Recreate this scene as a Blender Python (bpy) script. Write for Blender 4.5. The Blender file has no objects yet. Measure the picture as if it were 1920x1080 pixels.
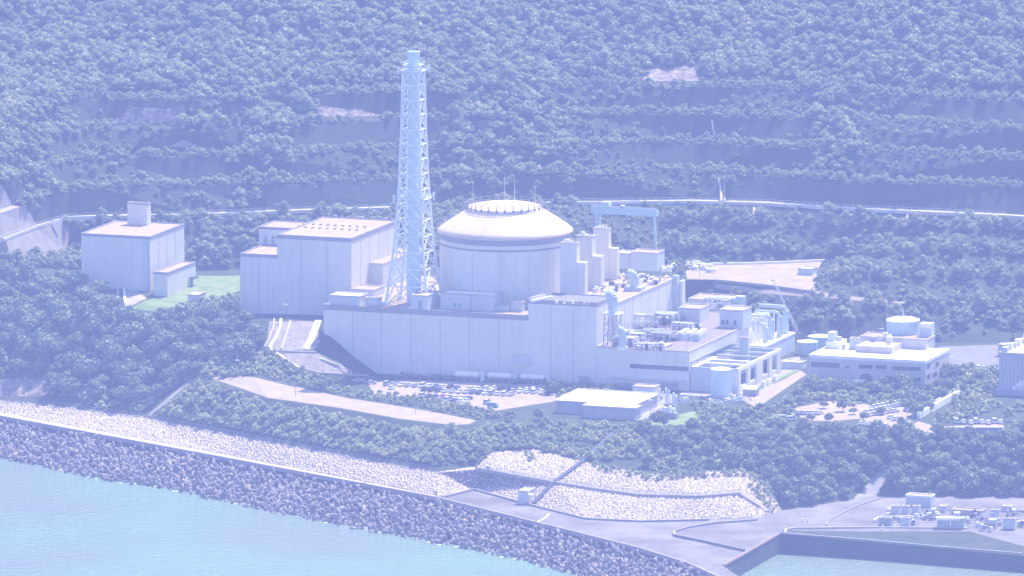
import bpy, math, random
import numpy as np
from mathutils import Vector, Matrix
from mathutils.bvhtree import BVHTree
from mathutils.geometry import delaunay_2d_cdt

# ------------------------------------------------------------------ camera, sky, sun, exposure
S = bpy.context.scene
FPX, PITCH = 20000.0, math.radians(8.6)
CAM = Vector((0.0, -4200.0, 680.0))
FW = Vector((0, math.cos(PITCH), -math.sin(PITCH)))
UP = Vector((0, math.sin(PITCH), math.cos(PITCH)))
RT = Vector((1, 0, 0))
cam_data = bpy.data.cameras.new('camera')
cam_data.sensor_width = 36.0
cam_data.lens = 36.0 * FPX / 1920.0
cam_data.clip_start = 5.0
cam_data.clip_end = 30000.0
cam = bpy.data.objects.new('camera', cam_data)
S.collection.objects.link(cam)
cam.location = CAM
cam.rotation_euler = (math.pi / 2 - PITCH, 0, 0)
S.camera = cam

SUN_EL, SUN_AZ = math.radians(60.5), math.radians(35.0)   # azimuth from +Y towards +X
sun_dir = Vector((math.cos(SUN_EL) * math.sin(SUN_AZ), math.cos(SUN_EL) * math.cos(SUN_AZ), math.sin(SUN_EL)))
W = bpy.data.worlds.new('World')
S.world = W
W.use_nodes = True
wn = W.node_tree.nodes
sky = wn.new('ShaderNodeTexSky')
sky.sky_type = 'NISHITA'
sky.sun_disc = False
sky.sun_elevation = SUN_EL
sky.sun_rotation = SUN_AZ
bg = wn['Background']
W.node_tree.links.new(sky.outputs[0], bg.inputs['Color'])
bg.inputs['Strength'].default_value = 0.15
sl = bpy.data.lights.new('sun', 'SUN')
sl.energy = 5.0
sl.angle = math.radians(0.5)
sl.color = (1.0, 0.92, 0.81)
sun = bpy.data.objects.new('sun', sl)
S.collection.objects.link(sun)
sun.rotation_euler = sun_dir.to_track_quat('Z', 'Y').to_euler()
S.view_settings.view_transform = 'Standard'
S.view_settings.look = 'None'
S.view_settings.exposure = 1.1
S.cycles.use_denoising = True
S.cycles.volume_bounces = 1
S.cycles.max_bounces = 5
HAZE_DENSITY, HAZE_COLOR = 0.000103, (0.41, 0.475, 1.0, 1)

# ------------------------------------------------------------------ helpers
RND = random.Random(11)
NPR = np.random.default_rng(5)
TH = math.radians(19.5)
A = Vector((math.cos(TH), -math.sin(TH), 0))     # along the long hall, towards the right
B = Vector((math.sin(TH), math.cos(TH), 0))      # back, away from the sea
Z = Vector((0, 0, 1))
coll = S.collection

def pdir(px, py):
    return FW + RT * ((px - 960) / FPX) + UP * ((540 - py) / FPX)
def G(px, py, z):
    d = pdir(px, py); t = (z - CAM.z) / d.z
    return CAM + d * t
def proj(p):
    v = Vector(p) - CAM; w = v.dot(FW)
    return 960 + FPX * v.dot(RT) / w, 540 - FPX * v.dot(UP) / w
def along(P, d, px):
    k = (px - 960) / FPX; v = P - CAM
    return (k * v.dot(FW) - v.dot(RT)) / (d.dot(RT) - k * d.dot(FW))
def zat(P, py):
    k = (540 - py) / FPX; v = P - CAM
    return P.z + (k * v.dot(FW) - v.dot(UP)) / (Z.dot(UP) - k * Z.dot(FW))

MATS = {}
def mat(name, col, rough=0.8, var=0.12, scale=0.25, col2=None, metallic=0.0, spec=0.3, streak=0.0, bump=0.0, bscale=2.0):
    if name in MATS: return MATS[name]
    m = bpy.data.materials.new(name); m.use_nodes = True
    nt = m.node_tree; n = nt.nodes; L = nt.links
    b = n['Principled BSDF']
    b.inputs['Roughness'].default_value = rough
    b.inputs['Metallic'].default_value = metallic
    b.inputs['Specular IOR Level'].default_value = spec
    geo = n.new('ShaderNodeNewGeometry')
    noise = n.new('ShaderNodeTexNoise'); noise.inputs['Scale'].default_value = scale
    noise.inputs['Detail'].default_value = 5; noise.inputs['Roughness'].default_value = 0.65
    L.new(geo.outputs['Position'], noise.inputs['Vector'])
    ramp = n.new('ShaderNodeValToRGB')
    c2 = col2 if col2 else tuple(min(1, c * (1 + var)) for c in col)
    c1 = col if col2 else tuple(c * (1 - var) for c in col)
    ramp.color_ramp.elements[0].position = 0.36; ramp.color_ramp.elements[1].position = 0.64
    ramp.color_ramp.elements[0].color = (*c1, 1); ramp.color_ramp.elements[1].color = (*c2, 1)
    L.new(noise.outputs['Fac'], ramp.inputs['Fac'])
    out = ramp.outputs['Color']
    if streak:
        mp = n.new('ShaderNodeMapping'); mp.inputs['Scale'].default_value = (0.9, 0.9, 0.05)
        L.new(geo.outputs['Position'], mp.inputs['Vector'])
        n2 = n.new('ShaderNodeTexNoise'); n2.inputs['Scale'].default_value = 0.7; n2.inputs['Detail'].default_value = 4
        L.new(mp.outputs[0], n2.inputs['Vector'])
        r2 = n.new('ShaderNodeValToRGB')
        r2.color_ramp.elements[0].position = 0.35; r2.color_ramp.elements[1].position = 0.6
        r2.color_ramp.elements[0].color = (1 - streak, 1 - streak, 1 - streak * 0.9, 1); r2.color_ramp.elements[1].color = (1, 1, 1, 1)
        L.new(n2.outputs['Fac'], r2.inputs['Fac'])
        mx = n.new('ShaderNodeMixRGB'); mx.blend_type = 'MULTIPLY'; mx.inputs[0].default_value = 1
        L.new(out, mx.inputs[1]); L.new(r2.outputs[0], mx.inputs[2]); out = mx.outputs[0]
    L.new(out, b.inputs['Base Color'])
    if bump:
        nb = n.new('ShaderNodeTexNoise'); nb.inputs['Scale'].default_value = bscale; nb.inputs['Detail'].default_value = 6
        L.new(geo.outputs['Position'], nb.inputs['Vector'])
        bp = n.new('ShaderNodeBump'); bp.inputs['Strength'].default_value = bump; bp.inputs['Distance'].default_value = 0.5
        L.new(nb.outputs['Fac'], bp.inputs['Height']); L.new(bp.outputs[0], b.inputs['Normal'])
    MATS[name] = m
    return m

def leaf_mat(name, c1, c2, c3, trans=0.3, gloss=0.035):
    m = bpy.data.materials.new(name); m.use_nodes = True
    nt = m.node_tree; n = nt.nodes; L = nt.links
    n.remove(n['Principled BSDF'])
    geo = n.new('ShaderNodeNewGeometry')
    na = n.new('ShaderNodeTexNoise'); na.inputs['Scale'].default_value = 0.07; na.inputs['Detail'].default_value = 2
    nb = n.new('ShaderNodeTexNoise'); nb.inputs['Scale'].default_value = 0.8; nb.inputs['Detail'].default_value = 3
    L.new(geo.outputs['Position'], na.inputs['Vector']); L.new(geo.outputs['Position'], nb.inputs['Vector'])
    ra = n.new('ShaderNodeValToRGB')
    ra.color_ramp.elements[0].position = 0.38; ra.color_ramp.elements[1].position = 0.62
    ra.color_ramp.elements[0].color = (*c1, 1); ra.color_ramp.elements[1].color = (*c2, 1)
    L.new(na.outputs['Fac'], ra.inputs['Fac'])
    rb = n.new('ShaderNodeValToRGB')
    rb.color_ramp.elements[0].position = 0.45; rb.color_ramp.elements[1].position = 0.7
    rb.color_ramp.elements[0].color = (0, 0, 0, 1); rb.color_ramp.elements[1].color = (1, 1, 1, 1)
    L.new(nb.outputs['Fac'], rb.inputs['Fac'])
    mx = n.new('ShaderNodeMixRGB'); L.new(rb.outputs[0], mx.inputs[0]); L.new(ra.outputs[0], mx.inputs[1]); mx.inputs[2].default_value = (*c3, 1)
    d = n.new('ShaderNodeBsdfDiffuse'); t = n.new('ShaderNodeBsdfTranslucent'); ms = n.new('ShaderNodeMixShader')
    ms.inputs[0].default_value = trans
    L.new(mx.outputs[0], d.inputs['Color']); L.new(mx.outputs[0], t.inputs['Color'])
    L.new(d.outputs[0], ms.inputs[1]); L.new(t.outputs[0], ms.inputs[2])
    gl = n.new('ShaderNodeBsdfGlossy'); gl.inputs['Roughness'].default_value = 0.55; gl.inputs['Color'].default_value = (.8, .85, .8, 1)
    m2 = n.new('ShaderNodeMixShader'); m2.inputs[0].default_value = gloss
    L.new(ms.outputs[0], m2.inputs[1]); L.new(gl.outputs[0], m2.inputs[2])
    L.new(m2.outputs[0], n['Material Output'].inputs['Surface'])
    MATS[name] = m
    return m

class MB:
    """collects faces, linked as one mesh object by build()"""
    def __init__(s): s.v, s.f, s.m, s.k = [], [], [], 0
    def quad(s, *p):
        i = len(s.v); s.v += [tuple(q) for q in p]; s.f.append(tuple(range(i, i + len(p)))); s.m.append(s.k)
    def frame(s, o, u, v, w):
        o = Vector(o); u = Vector(u); v = Vector(v); w = Vector(w)
        c = [o, o + u, o + u + v, o + v, o + w, o + u + w, o + u + v + w, o + v + w]
        i = len(s.v); s.v += [tuple(q) for q in c]
        fs = [(0, 3, 2, 1), (4, 5, 6, 7), (0, 1, 5, 4), (1, 2, 6, 5), (2, 3, 7, 6), (3, 0, 4, 7)]
        s.f += [tuple(i + k for k in f) for f in fs]; s.m += [s.k] * 6
    def box(s, P, la, lb, z0, z1):
        """box in the building frame: P front-left corner, la along A, lb along B"""
        s.frame((P[0], P[1], z0), A * la, B * lb, Z * (z1 - z0))
    def prism(s, poly, z0, z1):
        n = len(poly); i = len(s.v)
        s.v += [(p[0], p[1], z0) for p in poly] + [(p[0], p[1], z1) for p in poly]
        s.f.append(tuple(i + k for k in reversed(range(n)))); s.f.append(tuple(i + n + k for k in range(n)))
        for k in range(n):
            j = (k + 1) % n; s.f.append((i + k, i + j, i + n + j, i + n + k))
        s.m += [s.k] * (n + 2)
    def tube(s, p, q, r, n=6, r2=None):
        p = Vector(p); q = Vector(q); r2 = r if r2 is None else r2
        d = (q - p)
        if d.length < 1e-6: return
        d.normalize(); x = d.orthogonal().normalized(); y = d.cross(x); i = len(s.v)
        for c, rr in ((p, r), (q, r2)):
            for k in range(n):
                a = 2 * math.pi * k / n; s.v.append(tuple(c + x * (rr * math.cos(a)) + y * (rr * math.sin(a))))
        for k in range(n):
            j = (k + 1) % n; s.f.append((i + k, i + j, i + n + j, i + n + k))
        s.f.append(tuple(i + k for k in reversed(range(n)))); s.f.append(tuple(i + n + k for k in range(n)))
        s.m += [s.k] * (n + 2)
    def pipe(s, pts, r, n=6):
        for a, b in zip(pts[:-1], pts[1:]): s.tube(a, b, r, n)
    def lathe(s, c, prof, n=48):
        i = len(s.v); m = len(prof)
        for r, z in prof:
            for k in range(n):
                a = 2 * math.pi * k / n; s.v.append((c[0] + r * math.cos(a), c[1] + r * math.sin(a), z))
        for j in range(m - 1):
            for k in range(n):
                l = (k + 1) % n
                s.f.append((i + j * n + k, i + j * n + l, i + (j + 1) * n + l, i + (j + 1) * n + k)); s.m.append(s.k)
        if prof[-1][0] > 0.01:
            s.f.append(tuple(i + (m - 1) * n + k for k in range(n))); s.m.append(s.k)
    def cyl(s, c, r, z0, z1, n=24, cap=0.0):
        pr = [(r, z0), (r, z1)]
        if cap: pr += [(r * 0.7, z1 + cap * 0.55), (r * 0.35, z1 + cap * 0.9), (0.02, z1 + cap)]
        s.lathe(c, pr, n)
    def build(s, name, mats, parent=None, origin=None, smooth=False):
        if not isinstance(mats, (list, tuple)): mats = [mats]
        if parent is not None:
            o0 = wloc(parent)
        else:
            o0 = Vector(origin) if origin is not None else Vector((0, 0, 0))
        me = bpy.data.meshes.new(name)
        me.from_pydata([(x - o0.x, y - o0.y, z - o0.z) for x, y, z in s.v], [], s.f)
        for q in mats: me.materials.append(q)
        if max(s.m, default=0) > 0: me.polygons.foreach_set('material_index', s.m)
        if smooth: me.polygons.foreach_set('use_smooth', [True] * len(me.polygons))
        me.update()
        o = bpy.data.objects.new(name, me); coll.objects.link(o)
        if parent is not None: o.parent = parent
        else: o.location = o0
        return o

def wloc(o):
    p = Vector(o.location)
    while o.parent: o = o.parent; p = p + Vector(o.location)
    return p
def tag(o, label, cat, group=None, kind=None):
    o['label'] = label; o['category'] = cat
    if group: o['group'] = group
    if kind: o['kind'] = kind
    return o
def thing(name, label, cat, loc, group=None):
    o = bpy.data.objects.new(name, None); coll.objects.link(o); o.empty_display_size = 2
    o.location = loc
    return tag(o, label, cat, group)
def kids(o): return [c for c in bpy.data.objects if c.parent is o] if False else list(o.children)
def np_mesh(name, V, F, mats, mi=None):
    """V (n,3), F (m,k) numpy arrays -> mesh"""
    me = bpy.data.meshes.new(name); k = F.shape[1]
    me.vertices.add(len(V)); me.vertices.foreach_set('co', np.ascontiguousarray(V, dtype=np.float32).ravel())
    me.loops.add(F.size); me.loops.foreach_set('vertex_index', np.ascontiguousarray(F, dtype=np.int32).ravel())
    me.polygons.add(len(F)); me.polygons.foreach_set('loop_start', np.arange(0, F.size, k, dtype=np.int32))
    for q in mats: me.materials.append(q)
    if mi is not None: me.polygons.foreach_set('material_index', np.ascontiguousarray(mi, dtype=np.int32))
    me.update(calc_edges=True)
    return me
def inpoly(x, y, poly):
    c = False; n = len(poly); j = n - 1
    for i in range(n):
        xi, yi = poly[i][0], poly[i][1]; xj, yj = poly[j][0], poly[j][1]
        if (yi > y) != (yj > y) and x < (xj - xi) * (y - yi) / (yj - yi) + xi: c = not c
        j = i
    return c

# ------------------------------------------------------------------ materials
M_wall = mat('painted_concrete', (0.65, 0.625, 0.545), 0.7, 0.06, 0.05, streak=0.06)
M_wall_b = mat('painted_concrete_cool', (0.52, 0.55, 0.55), 0.7, 0.05, 0.05, streak=0.06)
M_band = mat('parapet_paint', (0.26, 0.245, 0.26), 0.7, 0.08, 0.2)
M_seam = mat('panel_joint', (0.33, 0.33, 0.35), 0.8, 0.05)
M_gravel = mat('roof_gravel', (0.34, 0.265, 0.17), 0.9, 0.16, 0.35)
M_white = mat('white_roof_coat', (0.80, 0.78, 0.74), 0.6, 0.06, 0.3)
M_dome = mat('dome_coating', (0.64, 0.51, 0.37), 0.6, 0.05, 0.08, streak=0.08)
M_steelw = mat('white_painted_steel', (0.70, 0.73, 0.73), 0.45, 0.05, 0.5, spec=0.5)
M_green = mat('pale_green_paint', (0.45, 0.53, 0.50), 0.5, 0.06, 0.4, spec=0.5)
M_grey = mat('grey_steel', (0.30, 0.31, 0.33), 0.5, 0.1, 0.5, spec=0.5)
M_dark = mat('dark_opening', (0.045, 0.05, 0.065), 0.4, 0.1, spec=0.5)
M_glass = mat('window_glass', (0.06, 0.08, 0.11), 0.12, 0.1, spec=0.6)
M_conc = mat('concrete', (0.27, 0.25, 0.235), 0.85, 0.12, 0.25, bump=0.3)
M_concl = mat('pale_concrete', (0.44, 0.395, 0.35), 0.85, 0.10, 0.2, bump=0.3)
M_asph = mat('asphalt', (0.17, 0.165, 0.16), 0.9, 0.15, 0.3)
M_apron = mat('worn_pavement', (0.16, 0.147, 0.135), 0.9, 0.34, 0.045)
M_road = mat('pale_road', (0.31, 0.25, 0.205), 0.9, 0.12, 0.15)
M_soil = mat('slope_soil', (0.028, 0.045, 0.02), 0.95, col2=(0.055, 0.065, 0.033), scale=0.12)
M_bare = mat('bare_soil', (0.13, 0.11, 0.085), 0.95, col2=(0.40, 0.325, 0.26), scale=0.3, streak=.5)
M_lawn = mat('lawn_grass', (0.10, 0.17, 0.04), 0.95, col2=(0.20, 0.25, 0.09), scale=0.2)
M_rough = mat('rough_grass', (0.05, 0.09, 0.03), 0.95, col2=(0.11, 0.15, 0.05), scale=0.35, bump=0.8, bscale=1.5)
M_stone = mat('pale_stone', (0.45, 0.375, 0.30), 0.9, col2=(0.68, 0.57, 0.455), scale=0.7)
M_stoneb = mat('stone_bed', (0.17, 0.145, 0.125), 0.95, 0.2, 0.6)
M_tetra = mat('shade_mottled_concrete', (0.05, 0.046, 0.045), 0.9, col2=(0.38, 0.335, 0.30), scale=0.4)  # strong mottling painted in for bright lit arms and shaded gaps
M_red = mat('rust_red', (0.26, 0.17, 0.15), 0.8, 0.2, 0.5)
M_bark = mat('bark', (0.10, 0.08, 0.06), 0.95, 0.2, 1.0)
M_leafA = leaf_mat('broadleaf_foliage', (0.07, 0.105, 0.04), (0.16, 0.20, 0.08), (0.36, 0.385, 0.21), .38)
M_leafHazed = leaf_mat('hazed_hill_foliage', (0.17, 0.215, 0.095), (0.28, 0.32, 0.145), (0.44, 0.46, 0.27), .5)  # distant haze mixed into the leaf colours: paler, with less contrast
M_ramp = mat('rock_slope', (0.20, 0.175, 0.145), 0.95, col2=(0.33, 0.285, 0.24), scale=0.4)
M_crane = mat('crane_green', (0.52, 0.68, 0.61), .5, .05, .4, spec=.5)
M_spray = mat('sprayed_concrete', (0.30, 0.265, 0.235), .9, .15, .15)
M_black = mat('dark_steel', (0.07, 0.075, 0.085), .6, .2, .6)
M_leafB = leaf_mat('shrub_foliage', (0.20, 0.255, 0.085), (0.38, 0.42, 0.16), (0.62, 0.63, 0.37), .55, .03)

# ------------------------------------------------------------------ terrain: breaklines -> triangles
def shift(pts, d): return [(px, py + d, z) for px, py, z in pts]
LINES = []
def BL(pts, ext='', world=False):
    w = [Vector(p) for p in pts] if world else [G(*p) for p in pts]
    if 'L' in ext: w.insert(0, Vector((-1500, w[0].y, w[0].z)))
    if 'R' in ext: w.append(Vector((1500, w[-1].y, w[-1].z)))
    LINES.append(w); return w

T_px = [(-250, 738, 7), (0, 783, 7), (410, 859, 7), (820, 936, 7), (1040, 991, 7), (1200, 1031, 7), (1290, 1059, 7), (1345, 1084, 7), (1380, 1112, 7), (1400, 1140, 7)]
top = BL(T_px, 'L')
sea_n = Vector((-0.81, -0.58, 0))
BL([p + sea_n * 0.7 + Vector((0, 0, -2.6)) for p in top], '', True)
W_px = [(-250, 812, -.4), (0, 853, -.4), (200, 897, -.4), (333, 917, -.4), (500, 953, -.4), (640, 980, -.4), (800, 1012, -.4), (925, 1032, -.4), (1062, 1067, -.4), (1200, 1108, -.4), (1330, 1150, -.4), (1420, 1200, -.4)]
wat = BL(W_px, 'L')
BL([p + sea_n * 30 + Vector((0, 0, -9)) for p in wat], '', True)
Q_px = [(1425, 1140, 7), (1402, 1092, 7), (1356, 1061, 7), (1462, 1001, 7), (1620, 1015, 6.4), (1920, 1042, 6), (2400, 1085, 6)]
qt = BL(Q_px, 'R')
qo = [Vector((.6, 0, 0))] * 2 + [Vector((.8, -.2, 0))] + [Vector((.4, -.6, 0))] * 5
BL([p + q + Vector((0, 0, -13)) for p, q in zip(qt, qo)], '', True)
for x in range(-1500, 2801, 430):
    LINES.append([Vector((x, -1000, -11))]); LINES.append([Vector((x, -620, -11))])
R0_px = [(-250, 728, 7.05), (0, 773, 7.05), (410, 850, 7.05), (815, 929, 7.05), (888, 916, 7.05), (990, 945, 7.05), (1100, 972, 7.05), (1200, 977, 7.05), (1420, 971, 7.05), (1465, 957, 7.05), (1640, 930, 7.05), (1920, 932, 7.05), (2400, 960, 7.05)]
BL(R0_px, 'LR')
R1_px = [(-250, 700, 10), (0, 751, 9.8), (60, 757, 10), (270, 783, 11), (500, 829, 12), (820, 886, 12.2), (886, 876, 13)]
BL(R1_px, 'L')
RM_px = [(893, 880, 14.0), (1040, 906, 13.2), (1200, 929, 12.6), (1310, 932, 12.6), (1390, 926, 12.6), (1440, 940, 10.5)]
BL(RM_px)
RT_px = [(918, 848, 17.5), (1000, 843, 18.5), (1092, 866, 18), (1160, 880, 17.5), (1240, 892, 17.2), (1390, 880, 17.4), (1440, 905, 15)]
BL(RT_px)
E_px = [(390, 716, 26), (500, 747, 25), (640, 767, 25), (750, 787, 25), (850, 799, 25), (900, 797, 25), (1040, 789, 25), (1200, 793, 25), (1290, 800, 25), (1480, 803, 25), (1640, 817, 25), (1900, 818, 25), (2400, 840, 25)]
BL(E_px, 'R')
# wooded headland on the left
for p in [(-300, 640, 20), (-300, 560, 36), (-300, 520, 44), (0, 704, 18.5), (0, 600, 36), (0, 525, 48.5), (70, 700, 19), (100, 600, 37), (150, 690, 22), (200, 600, 39), (180, 520, 46),
          (270, 735, 17), (300, 650, 32), (320, 590, 41.5), (400, 650, 33), (430, 590, 41.5)]:
    LINES.append([G(*p)])
BL([(470, 692, 29.5), (580, 712, 25.4), (655, 711, 25.1), (690, 706, 25), (720, 696, 25), (1000, 655, 25), (1240, 640, 25)])
BL([(440, 605, 41.5), (505, 600, 43), (603, 602, 43)])
BL([(480, 658, 34), (530, 659, 34.3), (592, 657, 34.5)])
BL([(605, 641, 37.5), (690, 590, 43), (1000, 560, 43), (1150, 548, 43)])
RF_px = [(-300, 480, 61), (0, 455, 61), (70, 428, 61), (130, 411, 61), (200, 409, 61), (350, 407, 61), (500, 401, 61), (740, 393, 61), (900, 388, 61), (1100, 383, 61), (1300, 381, 61), (1440, 385, 61), (1600, 395, 61), (1885, 408, 61), (2400, 440, 61)]
BL(RF_px, 'LR'); RB_px = shift(RF_px, -7); BL(RB_px, 'LR')
BL([(0, 508, 51), (70, 492, 49), (130, 478, 47.5), (200, 500, 44), (350, 507, 43), (450, 505, 43), (600, 540, 43), (800, 535, 43), (1000, 530, 43), (1190, 528, 42.5)])
BL([(1285, 525, 42), (1340, 525, 42), (1440, 535, 42), (1530, 548, 42)])
BL([(1280, 494, 42.5), (1400, 492, 42.8), (1550, 489, 43.5)])
BL([(1262, 607, 25), (1480, 644, 25), (1600, 642, 25), (1790, 642, 25), (1920, 642, 25), (2400, 660, 25)], 'R')
# benches cut into the hill, then the natural slope
ZB = 61.0; off = 0
BENCH = []
for k in range(4):
    off -= 48; ZB += 9.6
    BENCH.append(([(px, py - 7 + off + 3 * math.sin(px * .013 + k), ZB) for px, py, z in RF_px]))
    BL(BENCH[-1], 'LR')
    off -= 7
    BL([(px, py - 7 + off + 3 * math.sin(px * .013 + k), ZB + .2) for px, py, z in RF_px], 'LR')
for dy, dz in ((70, 12), (140, 24), (220, 37.5), (320, 54), (460, 77), (700, 116), (1100, 178)):
    BL([(px, py - 7 + off - dy + (3 + dy * .02) * math.sin(px * .011 + dy * .01), ZB + dz + (1 + dz * .01) * math.sin(px * .02 + dz * .05)) for px, py, z in
        [(-300, 395, 0), (-100, 390, 0), (100, 384, 0), (250, 388, 0), (400, 396, 0), (550, 392, 0), (700, 380, 0), (850, 390, 0), (1000, 380, 0), (1200, 376, 0), (1400, 384, 0), (1600, 392, 0), (1900, 400, 0), (2300, 410, 0)]], 'LR')
for x in range(-2600, 2601, 650):
    LINES.append([Vector((x, 1500, 330 + 20 * math.sin(x)))]); LINES.append([Vector((x, 2600, 240))])
    if abs(x) > 1300:
        LINES.append([Vector((x, -1000, -11.2))])
        LINES.append([Vector((x, -600 if x > 0 else -300, -11))])

def cdt(lines, zfun=None):
    co, ed = [], []
    for w in lines:
        i = len(co); co += w; ed += [(i + k, i + k + 1) for k in range(len(w) - 1)]
    r = delaunay_2d_cdt([Vector((p.x, p.y)) for p in co], ed, [], 0, 1e-4)
    vs, fs, orig = r[0], r[2], r[3]
    out = []
    for v, o in zip(vs, orig):
        if zfun: z = zfun(v.x, v.y)
        elif o: z = sum(co[k].z for k in o) / len(o)
        else:
            d = sorted((((p.x - v.x) ** 2 + (p.y - v.y) ** 2), p.z) for p in co)[:2]; z = (d[0][1] + d[1][1]) / 2
        out.append(Vector((v.x, v.y, z)))
    return out, fs
tv, tf = cdt(LINES)
tin = BVHTree.FromPolygons(tv, tf)
def zg(x, y):
    h = tin.ray_cast(Vector((x, y, 900)), Vector((0, 0, -1)))
    return h[0].z if h[0] is not None else -11.0
def PX(px, py):
    """the point of the ground seen at that pixel"""
    h = tin.ray_cast(CAM, pdir(px, py).normalized())
    return h[0] if h[0] is not None else G(px, py, 0)
def nrm(px, py):
    h = tin.ray_cast(CAM, pdir(px, py).normalized())
    n = h[1]; return n if n.z > 0 else -n
def ring(pts, step=45):
    out = []
    n = len(pts)
    for i in range(n):
        a, b = pts[i], pts[(i + 1) % n]; m = max(1, int(math.hypot(b[0] - a[0], b[1] - a[1]) / step))
        out += [(a[0] + (b[0] - a[0]) * k / m, a[1] + (b[1] - a[1]) * k / m) for k in range(m)]
    return out
def XY(pts): return [G(*p) for p in pts]

# surfaces cut out of the one ground sheet: name, outline, material, kind / label
line2 = lambda a, b: a + list(reversed(b))
zones = [
    ('seawall_road', XY(line2(T_px[:4], R0_px[:4])), M_concl),
    ('harbour_apron', XY(T_px[3:9] + [(1402, 1092, 7), (1356, 1061, 7), (1462, 1001, 7), (1470, 994, 7)] + [(1819, 994, 7), (1919, 1020, 7), (2300, 1060, 6.9)] + [(2300, 955, 7)] + list(reversed(R0_px[3:12]))), M_apron),
    ('coast_road', [PX(*p) for p in ring([(398, 709), (432, 703), (480, 708), (560, 726), (640, 744), (720, 757), (800, 770), (893, 788), (880, 795), (850, 797), (750, 785), (640, 765), (500, 745)])], M_road),
    ('parking_lot', [PX(*p) for p in ring([(690, 718), (760, 712), (1040, 722), (1042, 752), (930, 770), (800, 748), (700, 738)])], M_road),
    ('service_road', [PX(*p) for p in ring([(1195, 795), (1312, 768), (1330, 782), (1300, 796), (1240, 799)])], M_lawn),
    ('plant_yard', [PX(*p) for p in ring([(1050, 725), (1300, 742), (1400, 752), (1500, 690), (1500, 668), (1310, 700), (1240, 776), (1200, 788), (1050, 775)])], M_conc),
    ('access_road', [PX(*p) for p in ring([(1395, 752), (1500, 694), (1512, 702), (1420, 764)])], M_road),
    ('lawn', [PX(*p) for p in ring([(245, 578), (330, 540), (372, 517), (450, 516), (450, 545), (400, 560), (300, 585)])], M_lawn),
    ('visitor_parking', [PX(*p) for p in ring([(1490, 765), (1560, 750), (1640, 760), (1660, 750), (1715, 760), (1712, 775), (1690, 790), (1670, 800), (1610, 785), (1560, 790), (1505, 788)])], M_road),
    ('lower_parking', [PX(*p) for p in ring([(1690, 806), (1722, 790), (1760, 800), (1880, 794), (1885, 812), (1700, 814)])], M_road),
    ('upper_terrace', [PX(*p) for p in ring([(1285, 500), (1400, 493.5), (1545, 490), (1532, 505), (1528, 545), (1440, 534), (1335, 524), (1288, 523)])], M_road),
    ('lower_track', [PX(*p) for p in ring([(1340, 532), (1400, 537), (1560, 552), (1700, 566), (1700, 570), (1560, 560), (1400, 548), (1340, 540)])], M_road),
    ('hill_road', XY(line2(RF_px[1:], RB_px[1:])), M_concl),
    ('path', [PX(*p) for p in ring([(1650, 880), (1668, 880), (1640, 932), (1600, 935)], 30)], M_conc),
    ('footpath', [PX(*p) for p in ring([(275, 779), (282, 780), (352, 722), (360, 712), (353, 711), (345, 720)], 30)], M_conc),
    ('rock_slope', [PX(*p) for p in ring([(505, 602), (592, 602), (600, 640), (590, 655), (530, 657), (520, 656), (500, 650)], 25)], M_ramp),
    ('rock_slope', [PX(*p) for p in ring([(500, 662), (600, 662), (650, 690), (662, 701), (590, 701)], 25)], M_ramp),
    ('bare_cliff', [PX(*p) for p in ring([(0, 712), (45, 704), (90, 708), (120, 728), (80, 742), (0, 744)], 25)], M_bare),
    ('bare_earth', [PX(*p) for p in ring([(205, 232), (250, 200), (310, 205), (345, 196), (350, 232)], 25)], M_bare),
    ('bare_earth', [PX(*p) for p in ring([(310, 276), (345, 262), (380, 276)], 25)], M_bare),
    ('bare_earth', [PX(*p) for p in ring([(1205, 152), (1215, 118), (1250, 124), (1300, 124), (1312, 152)], 25)], M_bare),
    ('bare_earth', [PX(*p) for p in ring([(560, 218), (600, 200), (680, 205), (725, 218)], 25)], M_bare),
    ('sprayed_slope', [PX(*p) for p in ring([(-60, 360), (20, 378), (50, 392), (82, 412), (68, 420), (0, 446), (-60, 462)], 25)], M_spray),
    ('sprayed_slope', [PX(*p) for p in ring([(12, 452), (70, 430), (118, 414), (128, 440), (126, 474), (70, 488), (22, 496)], 25)], M_spray),
    ('sprayed_slope', [PX(*p) for p in ring([(232, 530), (245, 535), (276, 560), (238, 578)], 25)], M_spray),
    ('office_forecourt', [PX(*p) for p in ring([(1760, 650), (1905, 645), (1870, 690), (1800, 720), (1760, 730)], 25)], M_asph),
]
REV = [
    XY(line2(R0_px[:4], R1_px[:6])),
    XY([(820, 930, 7.05), (886, 917, 7.05), (893, 880, 14), (886, 876, 13), (820, 886, 12.2)]),
    XY(R0_px[4:10] + list(reversed(RT_px)) + [(893, 880, 14)]),
]
for r in REV: zones.append(('stone_bank', r, M_stoneb))
lines2 = [[tv[a] for a in (f[0], f[1], f[2], f[0])] for f in tf]
for nme, poly, m_ in zones:
    lines2.append([Vector((p[0], p[1], 0)) for p in poly] + [Vector((poly[0][0], poly[0][1], 0))])
gv, gf = cdt(lines2, zg)
zone_of = []
bbs = [(min(p[0] for p in z[1]), max(p[0] for p in z[1]), min(p[1] for p in z[1]), max(p[1] for p in z[1])) for z in zones]
for f in gf:
    c = (gv[f[0]] + gv[f[1]] + gv[f[2]]) / 3; k = -1
    for i, z in enumerate(zones):
        b = bbs[i]
        if b[0] <= c.x <= b[1] and b[2] <= c.y <= b[3] and inpoly(c.x, c.y, z[1]): k = i; break
    zone_of.append(k)
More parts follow.
